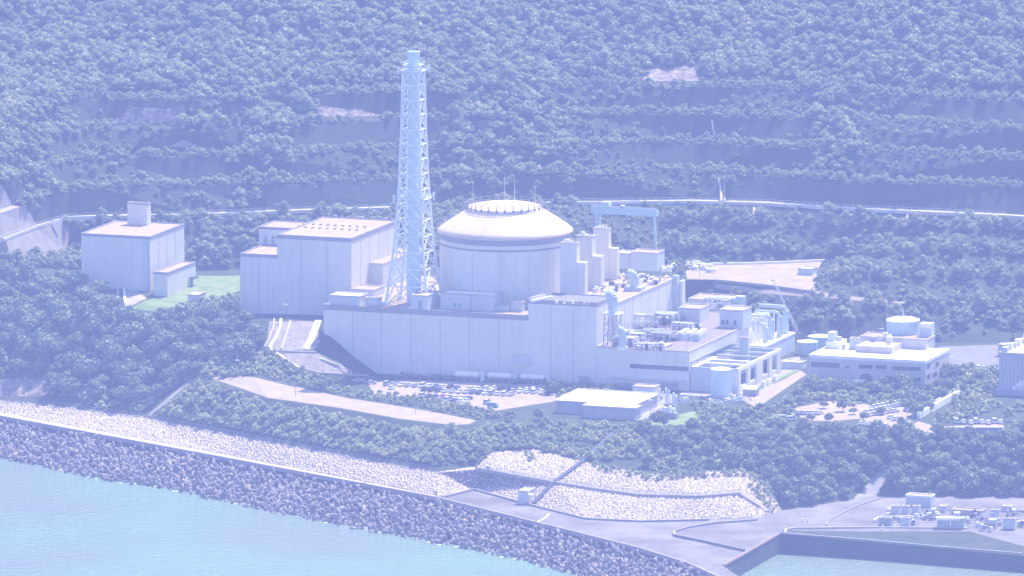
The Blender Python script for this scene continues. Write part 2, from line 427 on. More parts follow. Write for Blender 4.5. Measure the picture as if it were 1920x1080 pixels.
def sub_sheet(name, m_, sel):
    idx = {}; v = []; fs = []
    for f in sel:
        q = []
        for a in f:
            if a not in idx: idx[a] = len(v); v.append(tuple(gv[a]))
            q.append(idx[a])
        n = (Vector(v[q[1]]) - Vector(v[q[0]])).cross(Vector(v[q[2]]) - Vector(v[q[0]]))
        fs.append(tuple(q) if n.z >= 0 else tuple(reversed(q)))
    b = MB(); b.v = v; b.f = fs; b.m = [0] * len(fs)
    o = b.build(name, m_); o['kind'] = 'structure'
    return o
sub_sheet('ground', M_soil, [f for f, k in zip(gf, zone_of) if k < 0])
for i, (nme, poly, m_) in enumerate(zones):
    if nme == 'stone_bank': continue
    sel = [f for f, k in zip(gf, zone_of) if k == i]
    if sel: sub_sheet(nme, m_, sel)
print('ground faces', len(gf))

# sea
def water_mat():
    m = bpy.data.materials.new('sea_water'); m.use_nodes = True
    nt = m.node_tree; n = nt.nodes; L = nt.links; b = n['Principled BSDF']
    geo = n.new('ShaderNodeNewGeometry')
    no = n.new('ShaderNodeTexNoise'); no.inputs['Scale'].default_value = 0.009; no.inputs['Detail'].default_value = 4
    L.new(geo.outputs['Position'], no.inputs['Vector'])
    r = n.new('ShaderNodeValToRGB')
    r.color_ramp.elements[0].position = .35; r.color_ramp.elements[1].position = .65
    r.color_ramp.elements[0].color = (0.145, 0.19, 0.15, 1); r.color_ramp.elements[1].color = (0.135, 0.265, 0.175, 1)
    L.new(no.outputs['Fac'], r.inputs['Fac']); L.new(r.outputs[0], b.inputs['Base Color'])
    b.inputs['Roughness'].default_value = 0.2; b.inputs['IOR'].default_value = 1.33
    mp = n.new('ShaderNodeMapping'); mp.inputs['Rotation'].default_value = (0, 0, .5); mp.inputs['Scale'].default_value = (.35, .9, 1)
    L.new(geo.outputs['Position'], mp.inputs['Vector'])
    n2 = n.new('ShaderNodeTexNoise'); n2.inputs['Scale'].default_value = 0.5; n2.inputs['Detail'].default_value = 6; n2.inputs['Roughness'].default_value = .6
    L.new(mp.outputs[0], n2.inputs['Vector'])
    bp = n.new('ShaderNodeBump'); bp.inputs['Strength'].default_value = 0.9; bp.inputs['Distance'].default_value = 1.2
    L.new(n2.outputs['Fac'], bp.inputs['Height']); L.new(bp.outputs[0], b.inputs['Normal'])
    return m
b = MB(); b.quad((-2900, -4400, 0), (2900, -4400, 0), (2900, 1200, 0), (-2900, 1200, 0))
o = b.build('sea', water_mat()); o['kind'] = 'structure'

if 0:
    for f in tf:
        a,b_,c=[tv[k] for k in f]; n=(b_-a).cross(c-a); 
        if n.z<0: n=-n
        m=(a+b_+c)/3; q=proj(m)
        if n.dot(m-CAM)>0 and -100<q[0]<2000 and -50<q[1]<1130: print('BACK',[tuple(round(t) for t in proj(tv[k]))+(round(tv[k].z,1),) for k in f])
# ------------------------------------------------------------------ buildings
def rbox(px_l, py_base, z, px_r, px_side, py_top):
    """corner, length along A, length along B and top height of a block seen in the picture"""
    P = G(px_l, py_base, z); la = along(P, A, px_r)
    lb = along(P + A * la, B, px_side) if px_side else 6.0
    return P, la, lb, zat(P, py_top)
def rbox_r(px_r, py_base, z, px_l, px_side, py_top):
    Q = G(px_r, py_base, z); la = -along(Q, A, px_l)
    return Q - A * la, la, along(Q, B, px_side), zat(Q, py_top)
def block(root, P, la, lb, z0, z1, wall=None, roof=None, band=1.0, bandmat=None, seams=(0, 0), nm=('wall', 'roof', 'parapet'), lip=0.15):
    wall = wall or M_wall; roof = roof or M_gravel; bandmat = bandmat or M_band
    b = MB(); b.box(P, la, lb, z0, z1 - .35)
    b.k = 1
    for k in range(1, seams[0]):
        b.box(P + A * (la * k / seams[0] - .1) - B * .05, .2, .3, z0 + .2, z1 - band - .05)
    for k in range(1, seams[1]):
        b.box(P + A * (la - .25) + B * (lb * k / seams[1] - .1), .3, .2, z0 + .2, z1 - band - .05)
    w = b.build(nm[0], [wall, M_seam], root)
    b = MB(); b.box(P + (A + B) * .4, la - .8, lb - .8, z1 - .35, z1 - .25); r = b.build(nm[1], roof, root)
    b = MB(); t = .45 + lip
    Q = P - (A + B) * lip
    for p, x, y in ((Q, la + 2 * lip, t), (Q + B * (lb + 2 * lip - t), la + 2 * lip, t), (Q + B * t, t, lb + 2 * lip - 2 * t), (Q + B * t + A * (la + 2 * lip - t), t, lb + 2 * lip - 2 * t)):
        b.box(p, x, y, z1 - band, z1 + .12)
    p = b.build(nm[2], bandmat, root)
    return w, r, p

# --- far left block
P, la, lb, z1 = rbox_r(281, 552, 43, 153, 346, 444)
t = thing('storage_building', 'pale windowless block with square roof cabin, on the far left below the hill road', 'building', P)
w, r, p = block(t, P, la, lb, 38, z1, seams=(0, 4))
b = MB(); b.box(P + A * (la - 2.6) - B * .35, 2.2, .33, 38, z1 - 1.1); b.build('pilaster', M_wall_b, t)
b = MB(); b.tube(P + A * (la - .2) - B * .7 + Z * 0, P + A * (la - .2) - B * .7 + Z * (z1 - 44.5), .16); b.build('downpipe', M_grey, t)
zr = z1 - .25
P2, la2, lb2, z2 = rbox(239, 421, zr, 276, 283, 380)
block(t, P2, la2, lb2, zr - .2, z2, band=.5, nm=('cabin_wall', 'cabin_roof', 'cabin_parapet'))
P3, la3, lb3, z3 = rbox(288, 557, 43, 314, 367, 510)
block(t, P3, la3, lb3, 38, z3, band=.8, nm=('annex_wall', 'annex_roof', 'annex_parapet'))
b = MB(); b.box(P3 + A * (la3 + .02) + B * (lb3 * .82), .12, 2.4, 43, 47); b.box(P3 + A * (la3 + .15) + B * (lb3 * .75), 2.2, 5, 47.3, 47.8); b.build('doorway', M_dark, t)

# --- left middle block with low wing and rear block
P, la, lb, z1 = rbox_r(659, 592, 43, 520, 737, 447)
t = thing('auxiliary_building', 'tall pale block with gravel roof standing behind the lattice stack, low wing at its side', 'building', P)
lbB = 52
w, r, p = block(t, P, la, lbB, 36, z1, band=1.5, seams=(3, 5))
zr = z1 - .2
for px, py in ((624, 408), (674, 411), (718, 413)):
    q = G(px, py, zr); b = MB(); b.box(q, 1.4, 1.4, zr, zr + .9); b.tube(q + A * .7 + B * .7, q + A * .7 + B * .7 + Z * 8.5, .07, 4); b.build('lightning_rod', M_grey, t)
b = MB()
for k in range(16):
    q = P + A * (3 + (k % 8) * 3.1) + B * (22 + (k // 8) * 9); b.box(q, .9, .9, zr, zr + .55)
b.build('roof_vent', M_grey, t)
P2 = P - A * (-along(P, A, 451)); la2 = (P - P2).length
za = zat(P2, 475)
block(t, P2, la2 - .02, 26, 36, za, band=1.2, seams=(2, 0), nm=('wing_wall', 'wing_roof', 'wing_parapet'))
P3 = P + B * 26.2; P3 = P3 - A * (-along(P3, A, 486)); 
block(t, P3, (P + B * 26.2 - P3).length - .05, 18, 36, zat(P3, 425), band=.9, nm=('rear_wall', 'rear_roof', 'rear_parapet'))
b = MB()
for u in (2.0, 5.2): b.box(P3 + A * u - B * .06, 1.6, .1, zat(P3, 455), zat(P3, 441))
b.build('louvre', M_grey, t)
b = MB()
for px in (515, 540, 545): q = P + A * .4 + B * RND.uniform(2, 48); b.box(q, .3, .3, z1 + .1, z1 + 1.1)
b.build('roof_rail', M_concl, t)

# --- long hall in front
H0 = G(1090, 722, 25)                      # a point of its front plane
HL = H0 + A * along(H0, A, 607); HM = H0 + A * along(H0, A, 990); HR = H0 + A * along(H0, A, 1118)
l1 = (HM - HL).length; l2 = (HR - HM).length
zh1 = zat(HL, 571); zh2 = zat(HM, 561); DEP = 86
print('hall', l1, l2, zh1, zh2)
hall = thing('turbine_hall', 'very long pale windowless hall across the middle, carrying the lattice stack', 'building', HL)
block(hall, HL, l1 + .02, DEP, 18, zh1, band=2.0, seams=(7, 0), roof=M_gravel)
lb2 = along(HR, B, 1147)
block(hall, HM + A * .04, l2 - .04, lb2, 18, zh2, band=1.6, seams=(3, 2), nm=('raised_wall', 'raised_roof', 'raised_parapet'), roof=M_asph)
H3 = HM + B * lb2 + A * .1; H3r = HR + B * lb2
lb3 = along(H3r, B, 1258)
zh3 = zat(H3r, 569)
block(hall, H3 + B * .2, l2 + 1.5, lb3, 18, zh3, band=.7, seams=(0, 7), nm=('rear_wall', 'rear_roof', 'rear_parapet'), roof=M_gravel, bandmat=M_concl)
b = MB()
q = HL + A * along(HL, A, 963); b.box(q - B * .9, along(q, A, 994), .88, 31.5, zat(q, 664)); b.build('bay_panel', M_wall_b, hall)
b = MB(); q = HL + A * along(HL, A, 1084); b.box(q - B * .12, along(q, A, 1107), .1, 25, zat(q, 705)); b.build('shutter_door', M_grey, hall)
q = H3r + A * 1.6 + B * (lb3 - 3)
b = MB(); b.box(q, 2.0, 2.6, 25, zh3 + 1.2); b.build('corner_shaft', M_green, hall)
b = MB(); b.box(q + A * 2.2 + B * 1.8, 1.2, 4.0, 25, zh3 - 1); b.build('stair_shaft', M_wall, hall)

# --- containment building
DC = G(947, 681, 25); RD = 26.6
dome = thing('containment_building', 'big round drum building with white shallow domed roof, right of the lattice stack', 'building', (DC.x, DC.y, 25))
zr = zat(DC, 428)
b = MB(); b.lathe(DC, [(RD - .9, 26), (RD - .9, zr - 5.6), (RD - .9, zr - 2.4)], 96)
b.k = 1
for k in range(14):
    a = 2 * math.pi * (k + .35) / 14; u = Vector((math.cos(a), math.sin(a), 0)); v = Vector((-u.y, u.x, 0))
    b.frame(DC + u * (RD - .95) + Z * (30 - DC.z) - v * .07, v * .14, u * .1, Z * (zr - 36))
b.build('drum_wall', [M_wall, M_seam], dome, smooth=False)
b = MB(); b.lathe(DC, [(RD - .9, zr - 3.4), (RD - .35, zr - 3.0), (RD - .35, zr - .9), (RD - .9, zr - .85)], 96); b.build('cornice_shade', M_band, dome)  # rim band coloured dark to stand for the shadow under the dome edge
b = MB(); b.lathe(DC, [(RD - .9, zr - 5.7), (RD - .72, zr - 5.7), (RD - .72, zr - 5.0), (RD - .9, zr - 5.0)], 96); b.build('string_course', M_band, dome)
zk = zat(DC, 388); RK = 14.8
b = MB(); pr = [(RD - .9, zr - 1.3), (RD + .1, zr - 1.0), (RD + .1, zr - .2)]
for k in range(1, 10):
    f = k / 9; r_ = RD - (RD - RK) * f; pr.append((r_, zr + (zk - .6 - zr) * (f + .035 * math.sin(math.pi * f ** .7))))
pr += [(RK + .02, zk + .35), (RK - .35, zk + .4)]
zc = zk + .4
for k in range(1, 7):
    f = k / 6; pr.append(((RK - .35) * (1 - f) + .02, zc + 1.7 * (1 - (1 - f) ** 2)))
b.lathe(DC, pr, 96); dr = b.build('dome_roof', M_dome, dome, smooth=True)
b = MB()
for k in range(24):
    a = 2 * math.pi * (k + .2) / 24; u = Vector((math.cos(a), math.sin(a), 0)); v = Vector((-u.y, u.x, 0))
    for (ra, za), (rb_, zb_) in zip(pr[2:11], pr[3:12]):
        b.frame(Vector((DC.x, DC.y, za + .0)) + u * ra - v * .04, v * .08, u * (rb_ - ra) + Z * (zb_ - za), Z * .05)
b.build('roof_seam', mat('seam_paint', (.48, .40, .34), .7, .05), dome)
b = MB()
N = 28
for k in range(N):
    a = 2 * math.pi * k / N; u = Vector((math.cos(a), math.sin(a), 0)); q = Vector((DC.x, DC.y, zk)) + u * (RK - .1)
    b.tube(q, q + Z * 2.3, .16, 5)
    if k % 1 == 0: v = Vector((-u.y, u.x, 0)); b.frame(q - v * .45 - u * .3 - Z * .3, v * .9, u * .6, Z * .9)
    a2 = 2 * math.pi * (k + 1) / N; q2 = Vector((DC.x, DC.y, zk)) + Vector((math.cos(a2), math.sin(a2), 0)) * (RK - .1)
    for h in (1.2, 2.3): b.tube(q + Z * h, q2 + Z * h, .13, 4)
b.build('ring_railing', M_band, dome)
for sgn in (-1, 1, .18):
    b = MB(); last = None
    ang = {-1: math.pi - .05, 1: .12, .18: -math.pi / 2 - .35}[sgn]
    u = Vector((math.cos(ang), math.sin(ang), 0)); v = Vector((-u.y, u.x, 0))
    for r_, z_ in pr[2:12]:
        q = Vector((DC.x, DC.y, z_ + .12)) + u * r_
        if last is not None:
            for s_ in (-.6, .6):
                b.tube(last + v * s_, q + v * s_, .08, 4)
                if sgn != .18: b.tube(last + v * s_ + Z * 1.1, q + v * s_ + Z * 1.1, .08, 4)
        if sgn != .18:
            for s_ in (-.6, .6): b.tube(q + v * s_, q + v * s_ + Z * 1.1, .07, 4)
        last = q
    b.build('railing', M_grey, dome)
for px, py in ((887, 387), (946, 373), (965, 376), (1003, 384)):
    q = G(px, py, zk + .8); b = MB(); b.tube(q - Z * .6, q + Z * 10, .12, 5, .05); b.build('lightning_rod', M_steelw, dome)

# --- lattice stack
SB = G(776, 568, zh1 - .2); zt = zat(SB, 95)
st = thing('lattice_stack', 'tall pale exhaust stack in a steel lattice tower on the long hall', 'chimney stack', SB)
def half(z):
    f = (z - SB.z) / (zt - SB.z)
    pts = [(0, 8.6), (.1, 7.5), (.2, 6.3), (.3, 5.5), (.45, 4.6), (.7, 3.75), (1, 3.15)]
    for (f0, h0), (f1, h1) in zip(pts[:-1], pts[1:]):
        if f <= f1: return h0 + (h1 - h0) * (f - f0) / (f1 - f0)
    return 3.15
ztop = zat(SB, 132); zb = SB.z
def corner(k, z):
    h = half(z); s = ((-1, -1), (1, -1), (1, 1), (-1, 1))[k]
    q = Vector((SB.x, SB.y, z)); return q + A * (s[0] * h) + B * (s[1] * h)
lv = [zb + (ztop - zb) * (k / 15) ** .93 for k in range(16)]
for k in range(4):
    b = MB()
    for z0, z1_ in zip(lv[:-1], lv[1:]): b.tube(corner(k, z0), corner(k, z1_), .52 if z0 < zb + 45 else .42, 8)
    b.frame(corner(k, zb) - A * 1.1 - B * 1.1, A * 2.2, B * 2.2, Z * 1.2)
    b.build('leg', M_steelw, st)
for k in range(4):
    b = MB(); j = (k + 1) % 4
    for i, (z0, z1_) in enumerate(zip(lv[:-1], lv[1:])):
        zm = (z0 + z1_) / 2
        m0 = (corner(k, z0) + corner(j, z0)) / 2; m1 = (corner(k, z1_) + corner(j, z1_)) / 2
        b.tube(corner(k, z1_), corner(j, z1_), .27, 6)
        b.tube(corner(k, z0), m1, .29, 6); b.tube(corner(j, z0), m1, .29, 6)
        b.tube((corner(k, z0) + m1) / 2, corner(k, zm), .19, 5); b.tube((corner(j, z0) + m1) / 2, corner(j, zm), .19, 5)
        if i % 2: b.tube(m1, Vector((SB.x, SB.y, z1_)), .15, 5)
    b.build('bracing', M_steelw, st)
b = MB()
b.lathe(SB, [(2.9, zb), (2.9, zb + 20), (2.2, zb + 24), (2.2, zt - 2.2), (2.5, zt - 2.2), (2.5, zt - .2), (2.2, zt), (2.0, zt - 1.5), (.02, zt - 3)], 32)
for k in range(8):
    z_ = zb + 26 + k * 10.5
    if z_ < zt - 5: b.lathe(SB, [(2.2, z_), (2.4, z_), (2.4, z_ + .4), (2.2, z_ + .4)], 32)
b.build('flue', mat('flue_paint', (0.52, 0.63, 0.64), .5, .05, .2, spec=.5), st, smooth=False)
for zz, e in ((ztop, 1.4), (zat(SB, 372), 1.3), (zt - 5.6, -1.0)):
    h = half(zz) + e; b = MB()
    if e < 0: h = 3.7
    c = [Vector((SB.x, SB.y, zz)) + A * (x * h) + B * (y * h) for x, y in ((-1, -1), (1, -1), (1, 1), (-1, 1))]
    for k in range(4):
        p_, q_ = c[k], c[(k + 1) % 4]; d = (q_ - p_).normalized(); n_ = Vector((-d.y, d.x, 0))
        b.frame(p_, q_ - p_, n_ * min(1.2, h * .3), Z * .2)
        b.tube(p_ + Z * 1.2, q_ + Z * 1.2, .07, 4); b.tube(p_ + Z * .7, q_ + Z * .7, .05, 4)
        for i in range(6):
            w_ = p_ + (q_ - p_) * (i / 6); b.tube(w_, w_ + Z * 1.25, .06, 4)
        if e > 0: b.tube(p_ - Z * 1.2, p_ + Z * 2, .35, 6)
    b.build('platform', M_steelw, st)
b = MB(); q0 = corner(1, zb); pts = [corner(1, z) * .12 + corner(0, z) * .88 - B * .5 for z in lv]
for d_ in (-.35, .35): b.pipe([p_ + A * d_ for p_ in pts], .07, 4)
b.build('ladder', M_steelw, st)

# --- blocks on the hall's roof
zr1 = zh1 - .25
def hut(name, label, px_l, py, z, px_r, px_s, py_t, roof=None, wall=None, band=.5, cat='roof block', group=None, seams=(0, 0), extra=None, bandmat=None):
    P, la, lb, z1 = rbox(px_l, py, z, px_r, px_s, py_t)
    t = thing(name, label, cat, P, group)
    block(t, P, la, lb, z - .3, z1, wall=wall or M_wall_b, roof=roof or M_white, band=band, bandmat=bandmat or M_concl, seams=seams, lip=.1)
    if extra: extra(t, P, la, lb, z1)
    return t
hut('roof_cabin', 'white roofed cabin at the left end of the long hall roof', 618, 572, zr1, 674, 690, 553)
hut('roof_cabin', 'small white roofed box just left of the stack foot', 684, 573, zr1, 711, 716, 558)
hut('roof_cabin', 'pale box with rooftop on the far side of the left white roofed cabin', 650, 556, zr1, 700, 720, 541, roof=M_gravel)
def door(t, P, la, lb, z1):
    b = MB(); b.box(P + A * (la * .45) - B * .06, la * .25, .1, P.z + .3, z1 - 2.2); b.build('door', M_grey, t)
hut('stack_house', 'grey walled house with dark door at the stack foot', 771, 581, zr1, 801, 823, 553, extra=door, roof=M_concl)
def vents(t, P, la, lb, z1):
    for u in (.24, .33):
        b = MB(); b.box(P + A * (la * u) - B * .08, 1.2, .1, P.z + 1.0, P.z + 2.6); b.build('vent_grille', M_grey, t)
    b = MB(); b.tube(P + A * (la * .57) - B * .2, P + A * (la * .57) - B * .2 + Z * (z1 - P.z - .3), .15, 6); b.build('downpipe', M_grey, t)
hut('roof_annex', 'long low white roofed block in front of the round drum', 826, 579, zr1, 926, 941, 549, extra=vents)
hut('roof_annex', 'tiny white roofed box with legs right of the long low white block', 928, 583, zr1, 955, 960, 570)
hut('roof_annex', 'tiny white box beside the raised end of the long hall', 957, 584, zr1, 979, 984, 566)
hut('roof_house', 'sloping roofed house behind the stack at its left', 671, 540, zr1, 718, 790, 492, roof=M_gravel)
# air cooler bank: row of round tanks seen left of the stack
cool = thing('cooler_bank', 'bank of pale upright coolers with white tops, left behind the stack', 'cooler bank', G(662, 532, zr1))
P = G(662, 532, zr1)
for k in range(6):
    b = MB(); q = P + A * (k * 2.1); b.box(q, 1.8, 5, zr1, zr1 + 3.6); b.k = 1; b.cyl(q + A * .9 + B * 1.2, .8, zr1 + 3.6, zr1 + 4.3, 10); b.cyl(q + A * .9 + B * 3.6, .8, zr1 + 3.6, zr1 + 4.3, 10)
    b.build('cooler', [M_green, M_white], cool)
for px, py in ((693, 540), (712, 538)):
    q = G(px, py, zr1 + 2); b = MB(); b.pipe([q + Vector((-1.8, 0, -2)), q + Vector((-1.4, 0, -.4)), q, q + Vector((1.4, 0, -.4)), q + Vector((1.8, 0, -2))], .5, 8)
    o = b.build('pipe_bend', M_steelw, None, q); tag(o, 'pale curved pipe bend on the roof, %s of two left of the stack' % ('left' if px < 700 else 'right'), 'pipe', 'pipe bends left of the stack')

# --- three shafts on the raised rear roof
zs = zh3 - .2
for i, (pl, pb, pr_, ps, ptop, bl, br, bt, lab) in enumerate((
        (1050, 560, 1081, 1087, 455, 1086, 1097, 492, 'nearest and lowest of the three square shafts beside the drum'),
        (1081, 540, 1110, 1117, 442, 1114, 1127, 480, 'middle one of the three square shafts beside the drum'),
        (1112, 522, 1141, 1146, 428, 1144, 1157, 465, 'farthest and tallest of the three square shafts beside the drum'))):
    P, la, lb, z1 = rbox(pl, pb, zs, pr_, ps, ptop)
    t = thing('intake_shaft', lab, 'shaft', P, 'square shafts beside the drum')
    block(t, P, la, lb, zs - 1, z1, wall=M_wall, band=.4, roof=M_concl, bandmat=M_concl, lip=.12)
    q = P + A * (la + .05) + B * .3; l3 = along(q, A, br)
    b = MB(); b.box(q, l3, lb * .9, zs - 1, zat(q, bt)); b.build('side_duct', M_wall, t)
    for k in range(9):
        b = MB(); q = P + A * RND.uniform(.5, la - 1) + B * RND.uniform(.5, lb - 1); b.box(q, RND.uniform(.3, .9), .6, z1 - .3, z1 + RND.uniform(.5, 1.5)); b.build('top_vent', M_white, t)
lt = G(1043, 548, zs); t = thing('access_tower', 'slim open steel access tower in the corner beside the drum', 'tower', lt)
b = MB(); hh = zat(lt, 480) - zs
for x, y in ((0, 0), (3, 0), (3, 3), (0, 3)): b.tube(lt + A * x + B * y, lt + A * x + B * y + Z * hh, .18, 5)
for k in range(7):
    z_ = hh * (k + 1) / 7
    for (x, y), (u, v) in (((0, 0), (3, 0)), ((3, 0), (3, 3)), ((3, 3), (0, 3)), ((0, 3), (0, 0))):
        b.tube(lt + A * x + B * y + Z * z_, lt + A * u + B * v + Z * z_, .1, 4)
    b.tube(lt + Z * (z_ - hh / 7), lt + A * 3 + Z * z_, .1, 4)
b.build('frame', M_grey, t)
b = MB(); b.box(lt, 3, 3, zs + hh, zs + hh + .3); b.box(lt + A * .8 + B * .8, 1.4, 1.4, zs, zs + hh); b.build('core', M_wall_b, t)
hut('roof_house', 'white roofed house behind the square shafts, below the gantry crane', 1154, 502, zs, 1180, 1193, 474, cat='house')
hut('roof_house', 'plain pale house under the right legs of the gantry crane', 1183, 505, zs, 1232, 1246, 472, cat='house', roof=M_gravel)

# --- gantry crane
P = G(1114, 540, 25 + 5); gz = zat(P, 400)
t = thing('gantry_crane', 'pale green gantry crane with double right legs above the rear roof', 'gantry crane', P)
GA = (A * .985 + B * -.06).normalized(); GA = Vector((GA.x, GA.y, 0)).normalized()
GA = Vector((1, -.42, 0)).normalized()
Lg = along(P, GA, 1231); GB = Vector((-GA.y, GA.x, 0))
b = MB(); b.frame(P + Z * (gz - P.z) - GA * 1.5, GA * (Lg + 1.5), GB * 2.2, Z * 2.6); b.build('girder', M_crane, t)
b = MB(); b.frame(P + Z * (gz - P.z + 2.6) - GA * 1.5, GA * (Lg + 1.5), GB * .15, Z * .9); b.build('walkway_rail', M_steelw, t)
b = MB(); b.frame(P + Z * (gz - P.z + 2.65) + GA * 3.2 - GB * .4, GA * 3.4, GB * 3, Z * 2.3); b.k = 1; b.frame(P + Z * (gz - P.z + 2.65) + GA * 11.5, GA * 1.2, GB * 1.8, Z * 1.2); b.build('trolley', [M_crane, M_white], t)
b = MB(); q = P + GA * .3; b.frame(q, GA * 1.9, GB * 2.2, Z * (gz - P.z)); b.build('leg', M_crane, t)
for s_ in (0, 1):
    b = MB(); q = P + GA * (Lg - 1.3) + GB * .8 + Z * (gz - P.z); e = P + GA * (Lg - 1.4 + (3.1 if s_ else -1.5)) + GB * (-3 if s_ else 5)
    b.tube(q, e, .55, 8, .45); b.build('leg', M_crane, t)
# ------------------------------------------------------------------ lower annex in front of the rear wall, with its roof plant
P = HR + A * .1 - B * .02; L4 = along(HR, A, 1292); D0 = HR + A * L4
zd = zat(D0, 659); lbD = along(D0, B, 1464) * 1.0
an = thing('plant_annex', 'lower pale annex at the right end of the long hall, roof crowded with equipment', 'building', P)
block(an, P, L4 - .1, 100, 18, zd, band=.5, bandmat=M_concl, roof=mat('annex_roof_gravel', (.22, .18, .16), .9, .15, .3), lip=.1)
b = MB(); q = P + A * along(P, A, 1181); b.box(q - B * .12, along(q, A, 1291), .1, zat(q, 690), zat(q, 682)); b.build('window_band', M_glass, an)
b = MB(); q = D0 + B * 1.5; b.box(q + A * .02, .12, along(q, B, 1384), zat(D0, 688.5), zat(D0, 681)); b.build('window_band', M_glass, an)
q = P + A * along(P, A, 1149)
b = MB(); b.box(q - B * 1.0, along(q, A, 1287), .98, zat(q, 709), zat(q, 706)); b.build('canopy', M_wall_b, an)
for pa, pb in ((1160, 1187), (1238, 1272)):
    q = P + A * along(P, A, pa); b = MB(); b.box(q - B * .14, along(q, A, pb), .12, 25.2, zat(q, 717)); b.build('loading_door', M_grey, an)

# side bay with open roof and columns
E0 = D0 + A * .25 + B * 1.0
wE = along(E0, A, 1384); lE = along(E0 + A * wE, B, 1464); zE = zat(E0 + A * wE, 692)
sb = thing('column_bay', 'open roofed bay with tall dark openings between columns, right of the annex', 'building', E0)
for w_ in (0, lE - .6): b = MB(); b.box(E0 + B * w_, wE, .6, 20, zE); b.build('end_wall', M_wall_b, sb)
b = MB(); b.box(E0 + A * .3 + B * .6, wE - 4, lE - 1.2, 22, 25.6); b.box(E0 + A * 1 + B * .7, wE - 6, lE - 1.4, 26, zE - 5); b.build('recess_shade_block', M_black, sb)  # coloured near black so the openings and roof recesses look shaded
side = E0 + A * wE
cuts = [0, .06, .22, .29, .43, .58, .72, .80, .92, 1.0]
for i in range(0, 9, 2):
    b = MB(); b.box(side + B * (lE * cuts[i] + .01) - A * .8, .8, lE * (cuts[i + 1] - cuts[i]) - .02, 20, zE - 1.2); b.build('column', M_wall, sb)
b = MB(); b.box(side - A * .95, .97, lE, zE - 1.2, zE + .2); b.build('top_beam', M_white, sb)
b = MB(); b.box(side - A * .9 + B * .1, .72, lE - .2, 20, 27.2); b.build('plinth', M_wall, sb)
for f in (.2, .36, .6, .8):
    b = MB(); b.box(E0 + A * .05 + B * (lE * f), wE - 1.1, 1.5 if f < .4 else .7, zE - .7, zE + .05); b.build('roof_beam', M_white if f < .4 else M_wall, sb)
b = MB(); b.box(E0 + A * .02 + B * .6, 1.8, lE * .5, zE - .6, zE - .1); b.build('roof_strip', M_white, sb)
b = MB(); b.box(side - A * 5 + B * (lE * .33), 1.2, 1.2, zE - 4, zE - .5); b.build('hoist', M_grey, sb)
q = G(1387, 672, zE - 1); b = MB(); hb = thing('lift_shaft', 'small square shaft rising beside the open roofed bay', 'shaft', q)
P5, la5, lb5, z5 = rbox(1386, 657, zd - 5, 1402, 1405, 633)
block(hb, P5, la5, lb5, zd - 10, z5, band=.4, roof=M_white, bandmat=M_concl, wall=M_wall_b, lip=.08)

# white tank in front of the bay
q = G(1352, 742, 25); r_ = 19 / 4.75
t = thing('water_tank', 'large white upright tank in front of the column bay', 'tank', q)
b = MB(); zt_ = zat(q, 693); b.cyl(q, r_, 24.5, zt_, 32); b.build('shell', mat('tank_paint', (.60, .68, .72), .5, .04, .2), t)
b = MB(); b.lathe(q, [(r_ + .1, zt_), (r_ + .1, zt_ + .3), (r_ * .5, zt_ + .8), (.02, zt_ + 1)], 32); b.build('roof', M_white, t)
b = MB()
for s_ in (-.25, .25): b.tube(q + Vector((r_ * .92 + .2, -r_ * .4 + s_, 0)), q + Vector((r_ * .92 + .2, -r_ * .4 + s_, zt_ - 24)), .07, 4)
b.build('ladder', M_grey, t)
# two teal tanks behind
for px, py, rr, pt, lab in ((1514, 664, 19.5, 641, 'nearer of two low round pale teal tanks behind the office block'), (1537, 650, 22, 631, 'farther of two low round pale teal tanks behind the office block')):
    q = G(px, py, 25); t = thing('storage_tank', lab, 'tank', q, 'teal tanks'); r_ = rr / 4.75; z_ = zat(q, pt)
    b = MB(); b.cyl(q, r_, 24.5, z_, 32); b.build('shell', M_green, t)
    b = MB(); b.lathe(q, [(r_ + .08, z_), (r_ + .08, z_ + .25), (r_ * .5, z_ + .7), (.02, z_ + .9)], 32); b.build('roof', mat('tank_roof', (.62, .74, .70), .6, .05), t)

# --- things on the annex roof
zq = zd - .25
def roofbox(*a, **k): return hut(*a, **k)
def louv(t, P, la, lb, z1):
    b = MB(); b.box(P + A * (la * .08) - B * .07, la * .28, .1, P.z + .8, P.z + 2.6); b.build('louvre', M_grey, t)
roofbox('fan_house', 'pale flat roofed house in the middle of the annex roof', 1272, 604, zq, 1312, 1330, 577, roof=M_gravel, extra=louv)
def wins(t, P, la, lb, z1):
    for u in (.1, .28, .62):
        b = MB(); b.box(P + A * (la * u) - B * .07, 1.0, .1, P.z + 1.4, P.z + 3.2); b.build('window', M_glass, t)
roofbox('fan_house', 'pale house with small windows at the right edge of the annex roof', 1349, 614, zq, 1393, 1409, 580, roof=M_concl, extra=wins)
roofbox('fan_house', 'long low block at the far end of the annex roof', 1290, 572, zq, 1362, 1385, 560, roof=M_gravel, band=.3)
